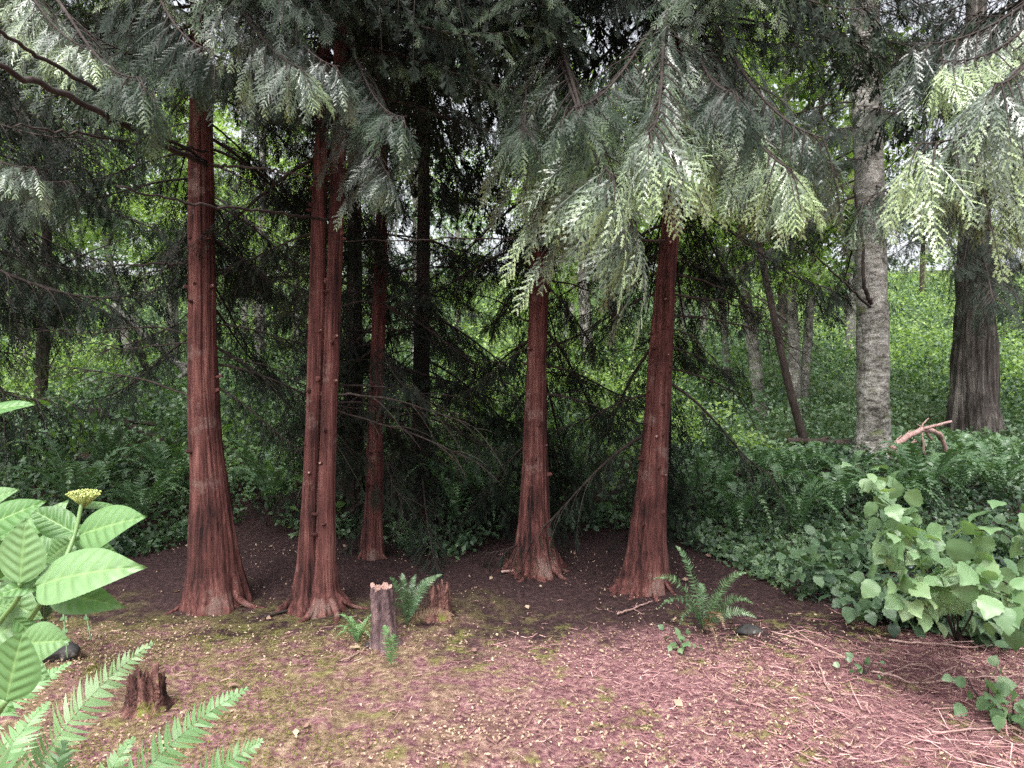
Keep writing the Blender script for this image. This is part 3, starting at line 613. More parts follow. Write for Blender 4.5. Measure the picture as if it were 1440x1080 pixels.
MARKS = [(-1e9, 'outside the left edge'), (0, 'left of the thick left cedar'), (285, 'between the thick and twin-stemmed cedars'), (455, 'between the twin-stemmed and middle cedars'),
         (755, 'between the middle and stubbed cedars'), (930, 'between the stubbed cedar and leaning stem'), (1095, 'between the leaning stem and grey trunk'), (1228, 'between the grey and furrowed trunks'), (1370, 'right of the furrowed old trunk'), (1440, 'outside the right edge')]
ORD = ['nearest', 'second nearest', 'third nearest', 'fourth nearest', 'fifth nearest', 'sixth nearest', 'seventh nearest', 'eighth nearest', 'ninth nearest', 'tenth nearest', 'eleventh nearest', 'twelfth nearest']
bins = {}
for o in list(S.objects):
    if o.name.startswith(('broadleaf_tree', 'conifer_tree')) and not o.parent:
        px = 720 + o.location.x / o.location.y * F; k = max(i for i, mk in enumerate(MARKS) if px >= mk[0]); bins.setdefault((o.name.split('_')[0], k), []).append(o)
for (kd, k), lst in bins.items():
    lst.sort(key=lambda o: o.location.y)
    for i, o in enumerate(lst): o['label'] = ORD[min(i, 11)] + (' green broadleaf tree ' if kd == 'broadleaf' else ' dark conifer ') + 'in the wood ' + MARKS[k][1]
# ------------------------------------------------------------------ undergrowth
def in_clear(x, y):
    """1 inside the bare clearing"""
    edge = 6.6 + .35 * np.sin(x * 1.9) + .25 * np.sin(x * 4.3 + 1)
    edge = np.where(x > 1.4, edge - (x - 1.4) * 1.55, edge)
    edge = np.where(x > 3.3, np.maximum(edge, 3.05 - (x - 3.3) * .3), edge)
    edge = np.where(x < -3.0, edge - (-x - 3.0) * .9, edge)
    return y < edge
def scatter_mass(name, label, n, xr, yr, mat, size, hgt, seed, keep=None, clump=.5, up=.5):
    r = np.random.default_rng(seed)
    t = r.random(n); y = yr[0] * (yr[1] / yr[0]) ** t
    x = r.uniform(-1, 1, n) * (y * .86 + 1.0); x = np.clip(x, xr[0], xr[1])
    ok = ~in_clear(x, y) & (x > xr[0]) & (x < xr[1])
    if keep is not None: ok &= keep(x, y)
    x, y = x[ok], y[ok]
    h = hgt(x, y) * (.7 + .75 * wn(x, y, 1.9, 4) + .45 * wn(x, y, 4.6, 6))
    h = np.clip(h, .05, None); z = ground(x, y) + h * (1 - r.random(len(x)) ** 1.6 * .75)
    # leaves gather in little tufts
    P_ = np.stack([x, y, z], -1) + r.normal(0, .03, (len(x), 3))
    mb = MB(); a = np.clip(.5 + .25 * wn(x, y, 1.1, 8) + .2 * wn(x, y, 4, 9) + .12 * wn(x, y, 12, 3) + r.normal(0, .16, len(x)), 0, 1)
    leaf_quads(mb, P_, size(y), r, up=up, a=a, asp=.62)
    return obj(name, mb.mesh(name, mat), kind='stuff', label=label)
def hU(x, y): return (.60 * sm(6, 8, y) + .18) * (1 - .8 * sm(1.0, 2.2, x) * sm(12.5, 9.5, y)) + .35 * sm(11, 17, y)
scatter_mass('undergrowth', 'mid green leafy undergrowth covering the wood floor behind the cedars', 300000, (-60, 60), (3.0, 60), M['leaf_mid'],
             lambda y: .050 + .0034 * y, hU, 21, keep=lambda x, y: (x < 2.2 + 0 * y) | (y > 5.5))
scatter_mass('bright_undergrowth', 'sunlit bright green brambles on the slope at the back', 170000, (-70, 70), (9.5, 75), M['leaf_bright_lit'],
             lambda y: .05 + .0036 * y, lambda x, y: .25 + hU(x, y), 22, keep=lambda x, y: (np.sin(x * .5 + 1.2) + .5 * np.sin(x * 1.3 + y * .5) + .4 * (x > 2) > .2))  # the slope's brightness is put into the leaf colour
scatter_mass('ground_cover', 'dark glossy low ground cover at the right edge of the clearing', 60000, (1.5, 8), (2.9, 9), M['leaf_dark'],
             lambda y: .034 + .0 * y, lambda x, y: .08 + .08 * sm(2.2, 4, x) + .12 * sm(6, 8, y), 23, up=.9)

# knee-high saplings with larger leaves poking out of the carpet
def scatter_saplings():
    r = np.random.default_rng(91); mb = MB(); st = MB()
    for k in range(420):
        y = 7.0 * (30 / 7.0) ** r.random(); x = r.uniform(-1, 1) * (y * .8)
        if in_clear(np.array([x]), np.array([y]))[0]: continue
        if x > 1.4 and y < 13.5: continue
        if -5.5 < x < -3.5 and 8 < y < 12: continue
        h = r.uniform(.6, 1.5) * (.8 if y < 9 else 1.1); z = G(x, y); lean = r.normal(0, .25, 2)
        C = bez((x, y, z), (x + lean[0] * .3, y + lean[1] * .3, z + h * .6), (x + lean[0], y + lean[1], z + h), 7); tube(st, C, np.linspace(.008, .003, 7), 4)
        n_ = int(r.integers(30, 75)); u_ = r.uniform(.35, 1, n_); P_ = np.stack([np.interp(u_, np.linspace(0, 1, 7), C[:, i]) for i in range(3)], -1) + r.normal(0, .16, (n_, 3)) * np.array([1, 1, .6])
        leaf_quads(mb, P_, r.uniform(.07, .13), r, up=.7, a=np.clip(r.uniform(.25, .95) + r.normal(0, .1, n_), 0, 1), asp=.55)
    obj('sapling_leaves', mb.mesh('sapling_leaves', M['leaf_mid2']), kind='stuff', label='taller leafy saplings mixed through the undergrowth')
    obj('sapling_stems', st.mesh('sapling_stems', M['twig']), kind='stuff', label='thin stems of the saplings in the undergrowth')
M['leaf_mid2'] = leafmat('sapling foliage', [(.1, (.05, .11, .03)), (.45, (.15, .26, .08)), (.8, (.33, .46, .16)), (1, (.48, .58, .28))], .4, .45, .5, 0, 1.2)
scatter_saplings()
# ------------------------------------------------------------------ ferns
def frond_mesh(P0, P1, P2, width, npin, mat, seed=0, fold=.25, face=0.0, wvf=.33, taperp=1.0, pw=.16, asp=None, stalk=.12):
    """pinnate frond along a bezier; width = longest pinna"""
    r = np.random.default_rng(seed); C = bez(P0, P1, P2, npin + 2); T = unit(np.gradient(C, axis=0))
    side = unit(np.cross(T, np.array([0, -face, 1.0 - .6 * face]))); nrm = np.cross(side, T)
    mb = MB(); L_ = np.linalg.norm(np.diff(C, axis=0), axis=1).sum()
    tube(mb, C, np.linspace(.0028, .0008, len(C)) * max(.6, L_ / .6), 4, .75)
    n0 = int(npin * stalk); t = np.linspace(0, 1, npin + 2)
    for sg in (1, -1):
        i = np.arange(n0, npin + 1); e = (i - n0) / (npin + 1 - n0)
        ln = width * np.clip(np.minimum(.55 + e * 2.2, 1) * (1 - e ** 2.2) + .05, 0, 1) * r.uniform(.82, 1.1, len(i))
        dd = unit(side[i] * sg + T[i] * (.22 + .35 * e[:, None]) + nrm[i] * fold + r.normal(0, .09, (len(i), 3)))
        wv = L_ / npin * wvf
        js = np.array([0, .25, .6, 1.0]); ww = (np.array([.8, 1.0, .72, .06]) * wv)[None] * r.uniform(.75, 1.15, (len(i), 1))
        Cc = C[i][:, None] + dd[:, None] * (js[None, :, None] * ln[:, None, None])
        Cc -= nrm[i][:, None] * (js ** 2)[None, :, None] * ln[:, None, None] * .18
        Cc += T[i][:, None] * (js ** 2)[None, :, None] * ln[:, None, None] * .12
        tilt = unit(T[i] + nrm[i] * r.normal(.25, .3, (len(i), 1)))
        A_ = Cc + tilt[:, None] * ww[:, :, None]; B_ = Cc - tilt[:, None] * ww[:, :, None]
        V = np.stack([A_, B_], 2).reshape(len(i), -1, 3); m_ = V.shape[1]
        q = np.array([[2 * k, 2 * k + 1, 2 * k + 3, 2 * k + 2] for k in range(3)])
        Q = (q[None] + (np.arange(len(i)) * m_)[:, None, None]).reshape(-1, 4)
        mb.add(V.reshape(-1, 3), None, Q, np.repeat(np.clip(.35 + .4 * e + r.normal(0, .08, len(i)), 0, 1), m_))
    return mb.mesh('frond', mat, False)
def fern(label, pos, tips, width=.07, npin=34, mat='fern', group=None, name='sword_fern', rise=.6, dead=(), face=0.0):
    """tips: world points of the frond ends"""
    t = thing(name, label, 'fern', pos, group)
    for k, tp in enumerate(tips):
        e = Vector(tp) - Vector(pos); mid_ = Vector((e.x * .45, e.y * .45, max(e.z, 0) * .75 + rise * math.hypot(e.x, e.y) + .04))
        obj('frond', frond_mesh((0, 0, 0), mid_, e, width * rnd(.85, 1.1), npin, M['fern_dead' if k in dead else mat], 900 + k, face=face), t)
    return t
def ring(pos, n, ln, h, seed, jit=.3):
    r = np.random.default_rng(seed); out = []
    for k in range(n):
        a = (k + r.uniform(-.3, .3)) / n * 6.28; l_ = ln * r.uniform(1 - jit, 1.1)
        out.append((pos.x + l_ * math.cos(a), pos.y + l_ * math.sin(a), pos.z + h * r.uniform(.3, 1.1)))
    return out
b = gp(572, 880)
fern('upright sword fern growing behind the cut stump in the middle', b,
     [at(548, 812, 4.45), at(565, 806, 4.6), at(585, 808, 4.7), at(606, 812, 4.7), at(622, 808, 4.6), at(640, 866, 4.4), at(545, 850, 4.3), at(584, 830, 4.25), at(572, 832, 4.3), at(596, 840, 4.8)],
     .042, 34, rise=.15, dead=(5,), face=.9)
b = gp(990, 890)
fern('arching sword fern at the foot of the stubbed cedar', b,
     [at(950, 768, 4.5), at(918, 815, 4.2), at(925, 857, 4.05), at(1050, 806, 4.3), at(1060, 850, 4.1), at(985, 820, 4.6), at(1020, 885, 3.95), at(1010, 912, 3.95), at(1015, 835, 4.4), at(1065, 870, 4.3), at(955, 880, 3.95)],
     .048, 30, rise=.30, dead=(7, 6), face=.75)
b = gp(550, 940); fern('small pale fern frond leaning on the foot of the cut stump', b, [at(540, 880, 3.85), at(556, 893, 3.8), at(548, 900, 3.72)], .05, 20, 'fern_pale', rise=.1, face=1)
b = gp(502, 905); fern('small bright green tufted fern left of the cut stump', b, [(b.x + .16 * math.cos(a), b.y + .14 * math.sin(a), b.z + .10 + .05 * math.sin(a * 3)) for a in np.linspace(0, 6, 12)], .028, 18, 'fern_pale', rise=.5)
b = gp(60, 905); fern('dark sword fern half hidden under the hydrangea leaves', b,
     [at(128, 900, 3.0), at(120, 862, 3.3), at(20, 850, 3.2), at(70, 840, 3.5), at(0, 880, 2.8), at(95, 925, 2.8), at(100, 845, 3.6), at(40, 930, 2.7)], .075, 34, rise=.5)
rf = np.random.default_rng(31)
mids = [(1100, 720, 'wide dark sword fern in the shade left of the grey trunk'), (1170, 735, 'dark sword fern directly below the leaning slender trunk'), (1275, 715, 'sword fern at the right of the grey trunk base'),
        (1040, 745, 'low dark sword fern behind the arching one'), (1345, 700, 'sword fern in front of the massive old cedar'), (1110, 690, 'sword fern in the gloom behind the wide dark one'),
        (690, 745, 'shadowed fern between the slim dark trunk and the middle cedar'), (230, 690, 'fern in the undergrowth just left of the thick cedar'), (1400, 700, 'sword fern by the right edge under the old cedar')]
for px, py, lab in mids:
    b = gp(px, py); fern(lab, b, ring(b, 13, .62, .38, px), .085, 26, 'fern', 'shaded sword ferns', rise=.85)
fproto = []
for k in range(3):
    b = Vector((0, 0, 0)); t = fern('sword fern tucked into the shaded undergrowth of the wood floor', b, ring(b, 12, .6, .42, 300 + k), .085, 22, 'fern', 'ferns tucked into the undergrowth', rise=.85); fproto.append(t)
FL = ['sword fern between the stubbed cedar and the wide dark fern', 'fern just right of the stubbed cedar, above the low dark fern', 'sword fern under the leaning slender stem', 'fern just left of the grey trunk base', 'fern directly in front of the grey trunk',
      'fern below the curved pinkish fallen branch', 'fern growing against the left foot of the massive furrowed trunk', 'fern growing against the right foot of the massive furrowed trunk', 'fern at the edge of the bare soil below the leaning stem', 'fern nearest the stubbed cedar on its right side',
      'small far fern beyond the stubbed cedar', 'fern in the left undergrowth above the hydrangea flower', 'fern just above the broad hydrangea leaves', 'fern between the hydrangea and the thick left cedar', 'fern touching the left side of the thick cedar base',
      'fern in the gap between the thick cedar and the twin-stemmed one, near the soil', 'farther fern in the gap between the thick cedar and the twin-stemmed one', 'fern at the soil edge left of the middle cedar', 'fern at the left edge behind the hydrangea leaves', 'fern in the gloom between the middle cedar and the stubbed cedar']
spots = [(1065, 690), (1010, 705), (1150, 680), (1195, 700), (1245, 735), (1300, 720), (1360, 668), (1420, 672), (1120, 755), (960, 730), (1010, 650), (150, 700), (110, 760), (200, 770), (240, 735), (380, 745), (360, 700), (640, 760), (30, 700), (820, 740)]
for k, (px, py) in enumerate(spots):
    src = fproto[k % 3]; g = gp(px, py); g.z += .2 if px < 900 else .02
    if k < 3: o = src
    else:
        o = src.copy(); COL.objects.link(o)
        for ch in src.children:
            cc_ = ch.copy(); COL.objects.link(cc_); cc_.parent = o
    o['label'] = FL[k]
    o.location = g; o.rotation_euler = (0, 0, rf.uniform(0, 6.28)); o.scale = (rf.uniform(.8, 1.25),) * 3
# foreground ferns bottom left
def frond_px(t, s, m_, e, width, npin, seed, mat='fern_pale'):
    P_ = [at(*q) - t.location for q in (s, m_, e)]
    obj('frond', frond_mesh(*P_, width, npin, M[mat], seed, fold=.12, face=.7, wvf=.47), t)
b = at(60, 1290, 1.35); b.z = G(b.x, b.y); t = thing('sword_fern', 'large pale sword fern arching across the bottom left corner', 'fern', b)
frond_px(t, (-20, 1230, 1.2), (60, 1010, 1.25), (218, 901, 1.35), .068, 44, 1)
frond_px(t, (100, 1250, 1.2), (190, 1050, 1.25), (352, 966, 1.4), .064, 42, 2)
frond_px(t, (180, 1240, 1.15), (270, 1090, 1.2), (372, 1040, 1.25), .06, 36, 3)
frond_px(t, (-160, 1130, 1.3), (-20, 1000, 1.35), (102, 930, 1.5), .05, 36, 4)
frond_px(t, (60, 1250, 1.0), (20, 1090, 1.0), (-60, 1020, 1.0), .055, 30, 5)
frond_px(t, (60, 1250, 1.05), (70, 1110, 1.05), (90, 1040, 1.1), .05, 26, 6, 'fern')
frond_px(t, (-60, 1200, 1.15), (-10, 1060, 1.15), (70, 985, 1.3), .055, 34, 7)
frond_px(t, (60, 1300, 1.1), (120, 1120, 1.1), (190, 1035, 1.2), .05, 30, 8)

# ------------------------------------------------------------------ stumps, rocks, sticks
def stump(label, px, py, rad, h, mat, seed, jag=.04, lean=0, cat='stump', name='tree_stump', seg=56):
    r = np.random.default_rng(seed); b = gp(px, py); t = thing(name, label, cat, b)
    nz = 26; zz = np.linspace(-.05, 1, nz); th = np.arange(seg) / seg * 2 * math.pi; TH, Z = np.meshgrid(th, zz)
    top = h + jag * (np.sin(5 * th + 1) * .5 + np.sin(9 * th + 2) * .5 + r.uniform(-1, 1, seg) * .7)
    ZZ_ = Z * top[None]; p = r.uniform(0, 6.28, 6)
    rad_ = rad * (1 + .45 * np.exp(-np.clip(Z, 0, 1) * 9) * (1 + .4 * np.cos(4 * TH + p[0])) + .09 * np.sin(7 * TH + p[1] + Z * 2) + .06 * np.sin(15 * TH + 3 * Z + p[2]) + .04 * r.normal(0, 1, TH.shape) - .12 * Z)
    V = np.stack([rad_ * np.cos(TH) + lean * Z * h, rad_ * np.sin(TH), ZZ_], -1).reshape(-1, 3)
    i = np.arange(nz - 1)[:, None] * seg; j = np.arange(seg)[None]; k2 = (j + 1) % seg
    Q = np.stack([i + j, i + k2, i + seg + k2, i + seg + j], -1).reshape(-1, 4)
    obj('trunk', mesh('stump_side', V, None, Q, M[mat], np.full(len(V), .5), True), t)
    # broken top: sunken rings
    top_r = V.reshape(nz, seg, 3)[-1]; c0 = top_r.mean(0)
    rings = [top_r, c0 + (top_r - c0) * .8 + [0, 0, -.004]]
    for f_ in (.55, .3): rings.append(c0 + (top_r - c0) * f_ + np.stack([np.zeros(seg), np.zeros(seg), -.03 + r.uniform(-.015, .02, seg)], -1))
    VV = np.concatenate(rings + [c0[None] - [0, 0, .035]]); Qs = []
    for q in range(3): Qs.append(np.stack([q * seg + j[0], q * seg + k2[0], (q + 1) * seg + k2[0], (q + 1) * seg + j[0]], -1))
    Tt = np.stack([3 * seg + j[0], 3 * seg + k2[0], np.full(seg, 4 * seg)], -1)
    obj('broken_top', mesh('broken_top', VV, Tt, np.concatenate(Qs), M['cut_wood' if mat == 'stump' else mat], np.full(len(VV), .5)), t)
    return t
stump('cut stump with flaking dark bark and a pale splintered top', 541, 908, .072, .37, 'stump', 1, .013, lean=-.06)
stump('short rotten stump half hidden by the upright fern', 618, 868, .075, .20, 'rotten', 2, .05)
stump('rotten red mossy stump behind the foreground fern on the left', 205, 998, .085, .17, 'rotten', 3, .04)
def rock(label, px, py, s, seed, grp=None):
    r = np.random.default_rng(seed); b = gp(px, py); nu, nv = 28, 16
    U, Vv = np.meshgrid(np.arange(nu) / nu * 2 * math.pi, np.linspace(0, math.pi, nv)); n_ = 1 + .18 * np.sin(3 * U + r.uniform(0, 6)) * np.sin(Vv) + .14 * np.sin(2 * Vv + 5 * U) * np.sin(Vv) + .1 * np.cos(4 * Vv + r.uniform(0, 6))
    V = np.stack([s[0] * n_ * np.sin(Vv) * np.cos(U), s[1] * n_ * np.sin(Vv) * np.sin(U), s[2] * n_ * np.cos(Vv) + s[2] * .5], -1).reshape(-1, 3)
    i = np.arange(nv - 1)[:, None] * nu; j = np.arange(nu)[None]; k2 = (j + 1) % nu
    Q = np.stack([i + j, i + nu + j, i + nu + k2, i + k2], -1).reshape(-1, 4)
    o = obj('rock', mesh('rock', V, None, Q, M['rock'], smooth=True), None, b, label=label, category='rock')
rock('dark lichen-spotted rock beside the arching fern', 1052, 890, (.07, .06, .035), 1)
rock('black rock under the hydrangea and dark fern', 78, 925, (.12, .1, .06), 2)
rock('small rounded grey stone at the foot of the cut stump', 518, 912, (.025, .02, .02), 3)
def stick(label, pts, r0, r1, mat='stick', name='fallen_stick', forks=2, seed=0, group='fallen sticks on the litter', lift=.012, cat='stick'):
    r = np.random.default_rng(seed + 50); W = []
    for q in pts:
        if len(q) == 2: g = gp(*q); W.append((g.x, g.y, g.z + lift + r0))
        else: W.append(tuple(at(*q)))
    b = Vector(W[0]); P_ = [np.array(p) - np.array(b) for p in W]; m_ = len(P_); tt = np.linspace(0, m_ - 1, 18)
    C = np.stack([np.interp(tt, range(m_), [p[i] for p in P_]) for i in range(3)], -1)
    for _ in range(2): C[1:-1] = (C[:-2] + 2 * C[1:-1] + C[2:]) / 4
    L_ = np.linalg.norm(C[-1] - C[0]); C[1:-1] += r.normal(0, .006 * L_, (16, 3)); mb = MB(); tube(mb, C, np.linspace(r0, r1, 18), 7)
    for f_ in range(forks):
        k0 = r.integers(4, 14); dd = unit(unit(C[k0] - C[k0 - 1]) + r.normal(0, .6, 3) * np.array([1, 1, .3])); l_ = L_ * r.uniform(.15, .35)
        s_ = np.linspace(0, 1, 6); CC = C[k0] + dd * (s_ * l_)[:, None] + np.cumsum(r.normal(0, .01 * l_, (6, 3)), 0); tube(mb, CC, np.linspace(r0 * .6, r1 * .6, 6), 5)
    return obj(name, mb.mesh(name, M[mat], True), None, b, label=label, category=cat, group=group)
stick('long thin brown stick lying at the edge of the right-hand greenery', [(1250, 905), (1330, 912), (1420, 917), (1500, 917)], .007, .004, seed=1)
stick('forked pinkish stick pointing towards the arching fern', [(1190, 930), (1130, 905), (1085, 893)], .007, .004, seed=2)
stick('pale curved stick in the bottom right litter', [(1150, 935), (1165, 980), (1225, 985)], .006, .003, seed=3)
stick('straight dry stalk lying right of the curved pale stick', [(1225, 950), (1300, 968), (1390, 955), (1450, 958)], .006, .003, seed=4)
stick('thin pale stalk near the lower right corner', [(1310, 1035), (1420, 1030), (1450, 1040)], .005, .003, seed=5)
stick('upright broken twig leaning out of the right-hand litter', [(1268, 945), (1262, 905, 3.7)], .005, .003, seed=6, forks=0)
stick('crossing dead stalk above the broken twig', [(1240, 955), (1290, 935), (1340, 962)], .005, .003, seed=7)
stick('red-brown root-like stick beside the twin-stemmed cedar', [(372, 872), (410, 862), (450, 866)], .010, .005, 'twig', seed=8, forks=1)
stick('pale stick lying in front of the stubbed cedar', [(868, 868), (895, 858), (918, 850)], .008, .004, seed=9)
stick('light bark strip at the foot of the middle cedar', [(705, 808), (740, 806), (772, 803)], .012, .006, seed=10, forks=0)
stick('twig trailing from the cut stump towards the lower left', [(480, 935), (500, 925), (530, 905)], .005, .003, seed=11)
stick('pinkish curved fallen branch to the right of the grey trunk', [(1250, 636, 7.6), (1275, 612, 7.7), (1305, 603, 7.8), (1325, 612, 7.9), (1330, 638, 8.0)], .038, .022, 'stick', 'fallen_branch', 3, 12, None, cat='branch')
stick('dark log lying across the ferns left of the grey trunk', [(1108, 620, 9.6), (1160, 622, 9.5), (1206, 626, 9.4)], .05, .04, 'dark_bark', 'fallen_log', 4, 13, None, cat='log')
stick('grey fallen trunk slanting through the undergrowth behind the thick left cedar', [(160, 430, 12), (220, 485, 11.5), (268, 528, 11), (300, 560, 10.6)], .07, .05, 'alder_bark', 'fallen_log', 3, 14, None, cat='log')
stick('dark leaning dead pole crossing the grey fallen trunk', [(192, 480, 11.6), (205, 520, 11.4), (222, 545, 11.2)], .07, .05, 'dark_bark', 'fallen_log', 1, 15, None, cat='log')
stick('dark fallen log low in the undergrowth near the left edge', [(118, 572, 9.4), (175, 595, 9.1), (238, 622, 8.8)], .06, .05, 'dark_bark', 'fallen_log', 2, 16, None, cat='log')
for q, (px, py) in enumerate(((1262, 612), (1273, 606), (1281, 618), (1300, 588))):
    stick(['pale bare twig sticking up nearest the grey trunk', 'short bare twig second from the grey trunk', 'bare twig third from the grey trunk, at the curve of the fallen branch', 'tallest bare twig rising above the top of the curved fallen branch'][q], [(px, 640, 8.0), (px - 4, py + 10, 8.0), (px + 6, py, 8.0)], .014, .006, 'stick', 'dead_sapling', 1, 20 + q, 'bare twigs behind the curved fallen branch', cat='twig')

# ------------------------------------------------------------------ litter on the ground (countless)
def ground_pts(n_, r, ymin, ymax, pw=1.0):
    y = ymin + (ymax - ymin) * r.random(n_) ** pw; x = r.uniform(-1, 1, n_) * (y * .8 + .3); return x, y
r = np.random.default_rng(61)
# twigs: short bent prisms
def twigs(n_, dens, name, label, ymax, lr, wr, mat, seed, zoff=.0):
    r = np.random.default_rng(seed); x, y = ground_pts(n_, r, 1.6, ymax, .9); ok = r.random(n_) < dens(x, y); x, y = x[ok], y[ok]; n_ = len(x)
    l_ = r.uniform(*lr, n_) * r.uniform(.5, 1, n_); w_ = r.uniform(*wr, n_); a = r.uniform(0, 6.28, n_); bend = r.normal(0, .25, n_)
    D1 = np.stack([np.cos(a), np.sin(a), r.normal(.0, .16, n_)], -1); D2 = np.stack([np.cos(a + bend), np.sin(a + bend), r.normal(.0, .25, n_)], -1)
    P0 = np.stack([x, y, ground(x, y) + r.uniform(.004, .016, n_)], -1); P1 = P0 + D1 * l_[:, None] * .5; P2 = P1 + D2 * l_[:, None] * .5
    for P_ in (P1, P2): P_[:, 2] = np.maximum(P_[:, 2], ground(P_[:, 0], P_[:, 1]) + .004)
    sd_ = np.stack([-np.sin(a), np.cos(a), np.zeros(n_)], -1) * w_[:, None]; up_ = np.array([0, 0, 1.0]) * w_[:, None] * 1.2
    V = np.stack([P0 + sd_, P0 - sd_, P0 + up_, P1 + sd_, P1 - sd_, P1 + up_, P2 + sd_ * .6, P2 - sd_ * .6, P2 + up_ * .6], 1)
    q = np.array([[0, 3, 5, 2], [2, 5, 4, 1], [3, 6, 8, 5], [5, 8, 7, 4]])
    Q = (q[None] + (np.arange(n_) * 9)[:, None, None]).reshape(-1, 4)
    mb = MB(); aa = np.clip(r.normal(.5, .28, n_), 0, 1); mb.add(V.reshape(-1, 3), None, Q, np.repeat(aa, 9))
    obj(name, mb.mesh(name, mat), kind='stuff', label=label)
front = lambda x, y: (1 - sm(3.6, 4.8, y + .25 * wn(x, y, 1.3, 7))) * .97 + .03
twigs(46000, lambda x, y: front(x, y) * (.15 + .85 * sm(-.8, 1.6, x)) * np.clip(.5 + .8 * wn(x, y, 2.0, 11), .05, 1), 'twig_litter', 'pinkish dry cedar twigs littering the front of the clearing', 6.2, (.03, .11), (.0010, .0028), M['litter_twig'], 62)
twigs(3500, lambda x, y: front(x, y) * sm(.9, 2.4, x), 'dry_stalks', 'long dry stalks strewn over the right-hand litter', 4.5, (.15, .45), (.0015, .003), M['litter_twig'], 63)
x, y = ground_pts(52000, r, 1.6, 7.0, .85); ok = r.random(len(x)) < (.15 + .85 * front(x, y)) * np.clip(.35 + .9 * wn(x, y, 3, 12), .03, 1); x, y = x[ok], y[ok]
mb = MB(); leaf_quads(mb, np.stack([x, y, ground(x, y) + r.uniform(.006, .018, len(x))], -1), .018, r, up=1.1, asp=.6, fold=.6)
x2, y2 = ground_pts(110, r, 1.8, 6.4, .9); leaf_quads(mb, np.stack([x2, y2, ground(x2, y2) + .018], -1), .05, r, up=1.6, asp=.75)
obj('leaf_litter', mb.mesh('leaf_litter', M['litter_leaf']), kind='stuff', label='pale fallen leaves scattered over the soil')
# moss tufts
x, y = ground_pts(60000, r, 1.6, 5.0, .9); mk = wn(x, y, 2.6, 13) + .8 * sm(.3, -1.0, x) - .55 + .5 * wn(x, y, 7, 14)
ok = (mk > .2) & (r.random(len(x)) < front(x, y)); x, y = x[ok], y[ok]
mb = MB(); leaf_quads(mb, np.stack([x, y, ground(x, y) + r.uniform(.0, .008, len(x))], -1), .017, r, up=.5, asp=.35)
obj('moss', mb.mesh('moss', M['moss']), kind='stuff', label='yellow-green moss creeping over the soil on the left')

# ------------------------------------------------------------------ leafy shrubs on the right
def palmate(r):
    """5-lobed leaf outline, unit length"""
    an = np.array([180, 150, 118, 95, 72, 50, 32, 14, 0, -14, -32, -50, -72, -95, -118, -150]) * math.pi / 180
    ra = np.array([.16, .42, .52, .50, .70, .60, .64, .78, 1.0, .78, .64, .60, .70, .50, .52, .42])
    V = np.stack([.25 + ra * .8 * np.cos(an), ra * .8 * np.sin(an), -.16 * ra ** 2 + .22 * np.abs(ra * np.sin(an)) - .10 * np.abs(np.sin(an)) * ra ** 2 * 2 + .05 * np.cos(an * 5)], -1)
    V = np.vstack([[.25, 0, .02], V]); k = np.arange(16); T = np.stack([np.zeros(16, int), 1 + (k + 1) % 16, 1 + k], -1); return V, T
def ovate3(r):
    """curved leaf with a shallowly lobed, pointed blade, midrib fold"""
    u_ = np.linspace(0, 1, 11); v_ = np.array([-1, -.5, 0, .5, 1.0])
    w_ = np.array([.03, .30, .42, .40, .47, .38, .36, .25, .19, .09, .0])
    U, Vv = np.meshgrid(u_, v_, indexing='ij'); y = w_[:, None] * Vv
    x = U + .10 * np.abs(Vv) * (np.array([-.6, -.8, -.3, .3, .5, .2, .5, .3, .2, 0, 0])[:, None]) * .6
    z = .35 * np.abs(y) - .7 * y ** 2 - .30 * U ** 2 + .02 * np.cos(U * 16) * np.abs(Vv)
    V = np.stack([x, y, z], -1).reshape(-1, 3); ix = np.arange(55).reshape(11, 5)
    a, b, c_, d_ = ix[:-1, :-1].ravel(), ix[1:, :-1].ravel(), ix[1:, 1:].ravel(), ix[:-1, 1:].ravel()
    return V, np.concatenate([np.stack([a, b, c_], -1), np.stack([a, c_, d_], -1)])
PV, PT = ovate3(None)
def leaf_inst(mb, V0, T0, P_, D_, Nn, size, a):
    S_ = unit(np.cross(Nn, D_)); N2 = unit(np.cross(D_, S_)); B = np.stack([D_, S_, N2], 1)   # rows
    V = P_[:, None] + np.einsum('vk,nkj->nvj', V0, B) * size[:, None, None]; m_ = len(V0)
    T = (T0[None] + (np.arange(len(P_)) * m_)[:, None, None]).reshape(-1, 3); mb.add(V.reshape(-1, 3), T, None, np.repeat(a, m_))
def shrub(label, root, canes, size, mat, seed, per=16, group='leafy shrubs on the right', name='leafy_shrub'):
    r = np.random.default_rng(seed); b = gp(*root); t = thing(name, label, 'shrub', b, group); lf = MB()
    for cpts in canes:
        P_ = [np.zeros(3)] + [np.array(at(*q) - b) for q in cpts]; m_ = len(P_); tt = np.linspace(0, m_ - 1, 24)
        C = np.stack([np.interp(tt, range(m_), [p[i] for p in P_]) for i in range(3)], -1)
        for _ in range(5): C[1:-1] = (C[:-2] + 2 * C[1:-1] + C[2:]) / 4
        mb = MB(); tube(mb, C, np.linspace(.006, .002, 24), 5); obj('stem', mb.mesh('stem', M['twig'], True), t)
        n_ = per; k = r.integers(5, 24, n_); out = r.normal(0, 1, (n_, 3)); out[:, 1] -= .4; out = unit(out); l_ = r.uniform(.03, .16, n_)[:, None]
        base = C[k] + out * l_ * np.array([1, 1, .5])
        Nn = unit(r.normal(0, .6, (n_, 3)) + np.array([0, -.45, .8])); D_ = unit(out + np.array([0, -.3, -.35])); 
        leaf_inst(lf, PV, PT, base, D_, Nn, size * r.uniform(.6, 1.25, n_), np.clip(r.normal(.5, .2, n_), 0, 1))
    obj('foliage', lf.mesh('foliage', mat), t); return t
